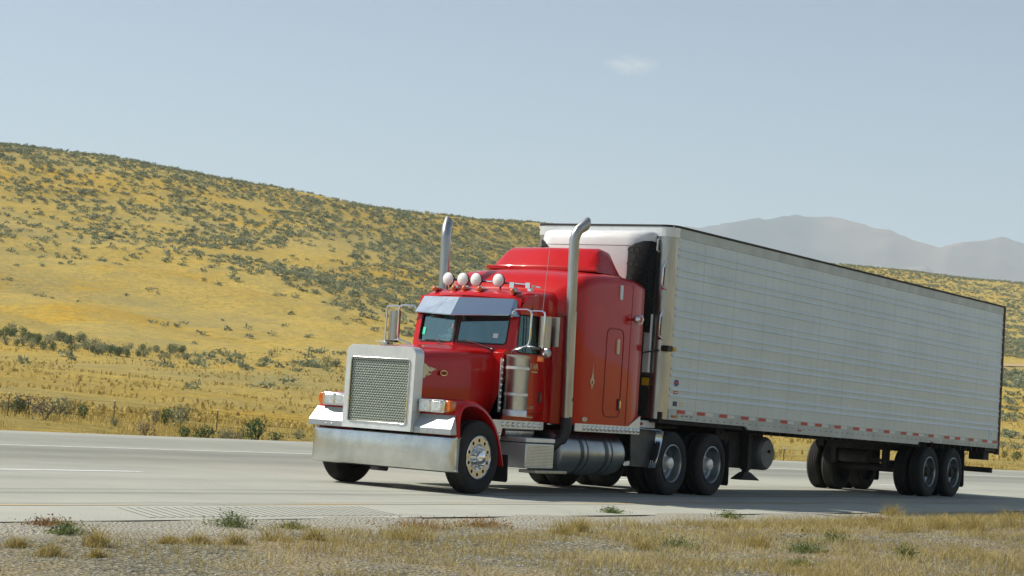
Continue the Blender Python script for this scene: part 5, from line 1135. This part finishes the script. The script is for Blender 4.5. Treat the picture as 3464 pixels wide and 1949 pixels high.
# wire fence
fe = tag(empty('wire_fence', (16.0, 21.5, 0)), 'thin wire fence on dark steel posts behind the roadside shrubs', 'fence')
def flat_hit(u, v): C0 = ray(u, v); t = -CZ/C0[2]; return CX+C0[0]*t, CY+C0[1]*t
p1 = flat_hit(382, 1440); p2 = flat_hit(731, 1462); dxf, dyf = p2[0]-p1[0], p2[1]-p1[1]; tops = []
for k in range(-3, 12):
    x, y = p1[0]+dxf*k, p1[1]+dyf*k; az = math.degrees(math.atan2(x-CX, y-CY)); r = math.hypot(x-CX, y-CY); t = r-np.interp(az, AZ, RE)
    if t < 2.5: t = 2.5; x, y, _ = hill_pt(az, t)
    z = hill_z(az, t)[0]; tops.append((x, y, z))
    b_ = MB().box(x-0.012, x+0.012, y-0.005, y+0.005, z-0.2, z+0.58).box(x-0.005, x+0.005, y-0.014, y+0.014, z-0.2, z+0.58); o = b_.build('post', M['fencepost'], fe, smooth=0); o.matrix_parent_inverse = Matrix.Translation(fe.location).inverted()
    o = MB().box(x-0.013, x+0.013, y-0.015, y+0.015, z+0.58, z+0.62).build('post_tip', M['paper'], fe, smooth=0); o.matrix_parent_inverse = Matrix.Translation(fe.location).inverted()
for h in (0.18, 0.34, 0.56):
    o = MB().tube([(x, y, z+h-0.01) for x, y, z in tops], 0.004, 4).build('wire', M['wire'], fe); o.matrix_parent_inverse = Matrix.Translation(fe.location).inverted()

# grass of the far verge (stuff)
n = 44000; az = rng.uniform(33, 73, n); P = []
for k in range(n):
    t = 0.6+abs(rng.normal(0, 1.0))*7 if k % 3 else rng.uniform(0.5, 4.0)
    x, y, z = hill_pt(az[k], min(t, 40)); cl = mn.noise((x/1.6, y/1.6, 2))+0.6*mn.noise((x/5, y/5, 7))
    if t > 1.2 and rng.uniform() > 0.55+1.1*cl: continue
    P.append((x, y, z-0.02, 0.09+0.13*min(1, t/6)*max(0.15, 0.65+1.1*cl)))
P = np.array(P); h = P[:, 3]*rng.uniform(0.6, 1.25, len(P)); tag(link('verge_grass', tri_mesh('verge_grass', blades(P[:, :3], h, rng.uniform(0.006, 0.015, len(P)), 0.35, rng), M['strawgold'])), 'tall dry yellow grass along the far side of the road', 'grass', kind='stuff')
# tussocks over the open field and slope
n = 24000; az = rng.uniform(34, 73, n); tt = 18+170*rng.uniform(size=n)**1.1; P = np.array([hill_pt(a, t) for a, t in zip(az, tt)]); hh_ = rng.uniform(0.14, 0.34, n)
keep = np.array([mn.noise((p[0]/9, p[1]/9, 2)) > -0.12+0.2*rng.uniform() for p in P]); P = P[keep]; hh_ = hh_[keep]
tag(link('field_grass', tri_mesh('field_grass', blades(P, hh_, rng.uniform(0.04, 0.11, len(P)), 0.5, rng), M['strawgold'])), 'tufted dry grass over the field and the lower hill', 'grass', kind='stuff')

# near verge: short dry grass over gravel (stuff)
def vz(x, y): return ng_z(x, y)
P = []
for k in range(210000):
    x = rng.uniform(-15, 22) if k % 5 else rng.uniform(8, 60); s_ = 0.7+7.5*rng.uniform()
    y = -4.4+edge_shift(x)-s_
    u, v = proj_px(x, y, 0.0)
    if not (-80 < u < 3560 and v < 2010): continue
    f = np.clip((u-300)/1900, 0.0, 1)
    cl = mn.noise((x/0.55, y/0.55, 2))*1.0+mn.noise((x/1.8, y/1.8, 6))*0.8
    thr = 0.20+0.75*f*min(1, max(0, s_-1.0+0.9*f)/1.3)+cl*(0.42+0.75*f)
    if rng.uniform() > thr: continue
    P.append((x, y, vz(x, y)-0.005, 0.035+0.075*max(0, min(1, 0.35+cl))*(0.5+0.7*f)))
P = np.array(P); h = P[:, 3]*rng.uniform(0.6, 1.4, len(P))
tag(link('dry_grass', tri_mesh('dry_grass', blades(P[:, :3], h, rng.uniform(0.0016, 0.0036, len(P)), 0.9, rng), M['straw'])), 'short dry grass growing through the roadside gravel', 'grass', kind='stuff')
# tufts and weeds that can be told apart: (u, v of the foot in photo px, height px, width px, kind, label)
TF = [(228, 1806, 52, 70, 'weed', 'bushy green weed on the gravel at the left'), (165, 1775, 34, 90, 'rusty', 'reddish-brown dead weed leaning left of the green weed'), (325, 1850, 90, 60, 'straw', 'tall thin dry tuft right of the green weed'), (60, 1850, 46, 60, 'straw', 'dry grass tuft at the left edge of the gravel'),
      (170, 1880, 60, 80, 'straw', 'dry tuft in the lower left gravel'), (325, 1885, 40, 40, 'straw', 'small dry tuft below the tall thin one'), (560, 1840, 30, 36, 'straw', 'small lone dry tuft on bare gravel'), (578, 1836, 34, 50, 'straw', 'dry tuft touching the small lone one'),
      (668, 1836, 46, 60, 'straw', 'brownish dry tuft between the small tuft and the tall weed'), (782, 1780, 66, 70, 'weed', 'tall pale green weed standing at the pavement edge'), (790, 1840, 56, 60, 'straw', 'brown dry tuft below the tall pale green weed'), (930, 1830, 56, 110, 'straw', 'wide dry tuft in the middle of the gravel'),
      (1060, 1828, 60, 56, 'straw', 'upright dry tuft right of the wide one'), (985, 1785, 28, 50, 'weed', 'small green weed behind the wide dry tuft'), (1390, 1826, 70, 120, 'straw', 'broad golden tuft below the first reddish weed'), (1430, 1786, 44, 140, 'rusty', 'low reddish-brown weed, left one near the pavement'),
      (1630, 1780, 42, 110, 'rusty', 'low reddish-brown weed, right one near the pavement'), (2070, 1738, 32, 36, 'weed', 'small green sprig at the pavement edge'), (2465, 1752, 34, 50, 'weed', 'yellow-green weed at the pavement edge under the trailer'), (2290, 1845, 46, 110, 'weed', 'dark green sprawling weed in the dry grass'),
      (2722, 1868, 60, 90, 'weed', 'bright green grassy clump on the right'), (2712, 1908, 26, 50, 'weed', 'small green clump below the bright green one'), (2822, 1830, 36, 44, 'weed', 'dark green weed right of the bright green clump'), (2960, 1768, 32, 60, 'rusty', 'reddish weed at the pavement edge below the trailer wheels'),
      (3062, 1895, 66, 26, 'weed', 'tall single weed with a yellow flower'), (1905, 1808, 64, 80, 'straw', 'golden tuft under the drive wheels'), (1960, 1800, 76, 50, 'straw', 'taller golden tuft beside another under the drive wheels'), (2180, 1855, 60, 90, 'straw', 'golden tuft left of the dark green weed'), (2560, 1850, 56, 70, 'straw', 'brown-gold tuft left of the bright green clump'),
      (3060, 1800, 80, 120, 'straw', 'tall golden grass clump at the right verge'), (3180, 1790, 70, 90, 'straw', 'golden grass clump next to the tall one'), (3290, 1790, 64, 70, 'straw', 'brownish grass clump near the right edge'), (3420, 1775, 84, 120, 'straw', 'golden grass clump at the right edge of the picture'), (3020, 1745, 60, 60, 'straw', 'thin grass standing against the trailer shadow')]
for i, (u, v, hp, wp, kd, lab) in enumerate(TF):
    x, y = flat_hit(u, v)
    for _ in range(6):
        z = vz(x, y); C0 = ray(u, v); t = (z-CZ)/C0[2]; x, y = CX+C0[0]*t, CY+C0[1]*t
    r = math.hypot(x-CX, y-CY); H_ = hp*r/FPX; W_ = wp*r/FPX; z = vz(x, y)-0.004
    nb = {'straw': 260, 'weed': 200, 'rusty': 190}[kd]; W_ *= 1.25; H_ *= 1.15
    bx_ = rng.normal(0, 0.34*W_, nb); by_ = rng.normal(0, 0.26*W_, nb); Pb = np.stack([bx_, by_, np.zeros(nb)], 1)
    hb = H_*(1-0.6*np.clip(np.hypot(bx_, by_)/(0.6*W_), 0, 1))*rng.uniform(0.3, 1.2, nb)
    tr = blades(Pb, hb, rng.uniform(0.0018, 0.004, nb), 1.0 if kd != 'rusty' else 1.2, rng)
    if kd != 'straw':                                   # leaves along the stems
        k = rng.integers(0, nb, 330); f = rng.uniform(0.2, 1, 330); c0 = np.stack([bx_[k]*(1+f), by_[k]*(1+f), hb[k]*f], 1); tr = np.concatenate([tr, c0[:, None, :]+rng.normal(0, 0.009, (330, 3, 3))])
    o = link('grass_tuft' if kd == 'straw' else 'weed', tri_mesh('tuft', tr, M[{'straw': 'straw', 'weed': 'weed', 'rusty': 'rusty'}[kd]]), None, (x, y, z))
    tag(o, lab, 'grass tuft' if kd == 'straw' else 'weed', 'grass tufts on the near verge' if kd == 'straw' else 'weeds on the near verge')
    if 'yellow flower' in lab:
        MB().ball((-0.01, 0.0, H_*0.8), 0.008, 0.008, 0.006, 8, 5).build('flower', M['flower'], o)
# loose stones on the gravel (stuff)
n = 9000; T3 = []
for k in range(n):
    x = rng.uniform(-15, 20); s_ = 0.9+6.5*rng.uniform(); y = -4.4+edge_shift(x)-s_; u, v = proj_px(x, y, 0)
    if not (-50 < u < 3520 and v < 2000): continue
    r_ = rng.uniform(0.006, 0.018); c0 = np.array([x, y, vz(x, y)+r_*0.2]); q = rng.normal(0, 1, (6, 3)); q = np.array([[1, 0, 0], [0, 1, 0], [-1, 0, 0], [0, -1, 0], [0, 0, .7], [0, 0, -.7]])*rng.uniform(0.6, 1.2, (6, 1))*r_+c0
    T3 += [[q[0], q[1], q[4]], [q[1], q[2], q[4]], [q[2], q[3], q[4]], [q[3], q[0], q[4]]]
M['stone'] = leaf_mat('loose_stones', (0.22, 0.22, 0.20), (0.42, 0.41, 0.37), scale=8, trans=0.0)
tag(link('loose_gravel', tri_mesh('loose_gravel', np.array(T3), M['stone'])), 'loose grey stones scattered along the roadside', 'gravel', kind='stuff')
# dirt track crossing the slope on the far right
M['dirt'] = mat('pale_dirt', (0.50, 0.38, 0.22), 0.95, c2=(0.42, 0.31, 0.16), scale=0.2, spec=0.1)
V = []
for k in range(40):
    az_ = 62+0.3*k; q = []
    for vv in (0, 1):
        u_ = PW/2+FPX*math.tan(math.radians(az_-math.degrees(YAW))); x, y, z, r = ground_hit(u_, 1232+(u_-3400)*0.03+vv*9); V.append((x, y, z+0.12))
trk = MB().add(V, [(2*i, 2*i+2, 2*i+3, 2*i+1) for i in range(39)]).build('dirt_track', M['dirt'], smooth=0); trk['kind'] = 'structure'

# haze over the whole scene
hz_ = MB().box(-14500, 14500, -14500, 14500, -13, 1350).build('haze', M['white'], smooth=0); hm = bpy.data.materials.new('air_haze'); hm.use_nodes = True
n = hm.node_tree; n.nodes.clear(); o_ = n.nodes.new('ShaderNodeOutputMaterial'); pv = n.nodes.new('ShaderNodeVolumePrincipled')
pv.inputs['Color'].default_value = (0.72, 0.87, 1.0, 1); pv.inputs['Density'].default_value = 0.00011; pv.inputs['Anisotropy'].default_value = 0.1
n.links.new(pv.outputs[0], o_.inputs['Volume']); hz_.data.materials.clear(); hz_.data.materials.append(hm); tag(hz_, kind='stuff', label='pale summer haze over the far mountains', cat='haze')

# faint small cloud beyond the haze
q = ray(2135, 222); q = q/math.hypot(q[0], q[1]); D_ = 21000.0
cl_ = MB().ball((0, 0, 0), 1, 1, 1, 24, 14).build('cloud', M['white']); cl_.location = (CX+q[0]*D_, CY+q[1]*D_, CZ+q[2]*D_); cl_.scale = (330, 330, 120)
vm_ = bpy.data.materials.new('cloud_vapour'); vm_.use_nodes = True; n = vm_.node_tree; n.nodes.clear(); o_ = n.nodes.new('ShaderNodeOutputMaterial'); pv = n.nodes.new('ShaderNodeVolumePrincipled'); pv.inputs['Color'].default_value = (1, 1, 1, 1)
tc = n.nodes.new('ShaderNodeTexCoord'); ln = n.nodes.new('ShaderNodeVectorMath'); ln.operation = 'LENGTH'; n.links.new(tc.outputs['Object'], ln.inputs[0])
nz = n.nodes.new('ShaderNodeTexNoise'); nz.inputs['Scale'].default_value = 1.6; nz.inputs['Detail'].default_value = 4; n.links.new(tc.outputs['Object'], nz.inputs['Vector'])
m1 = n.nodes.new('ShaderNodeMapRange'); m1.inputs['From Min'].default_value = 1.0; m1.inputs['From Max'].default_value = 0.2; n.links.new(ln.outputs['Value'], m1.inputs[0])
m2 = n.nodes.new('ShaderNodeMapRange'); m2.inputs['From Min'].default_value = 0.36; m2.inputs['From Max'].default_value = 0.62; n.links.new(nz.outputs[0], m2.inputs[0])
m3 = n.nodes.new('ShaderNodeMath'); m3.operation = 'MULTIPLY'; n.links.new(m1.outputs[0], m3.inputs[0]); n.links.new(m2.outputs[0], m3.inputs[1])
m4 = n.nodes.new('ShaderNodeMath'); m4.operation = 'MULTIPLY'; m4.inputs[1].default_value = 0.0032; n.links.new(m3.outputs[0], m4.inputs[0]); n.links.new(m4.outputs[0], pv.inputs['Density'])
n.links.new(pv.outputs[0], o_.inputs['Volume']); cl_.data.materials.clear(); cl_.data.materials.append(vm_)
tag(cl_, 'single faint small cloud high in the hazy sky', 'cloud')
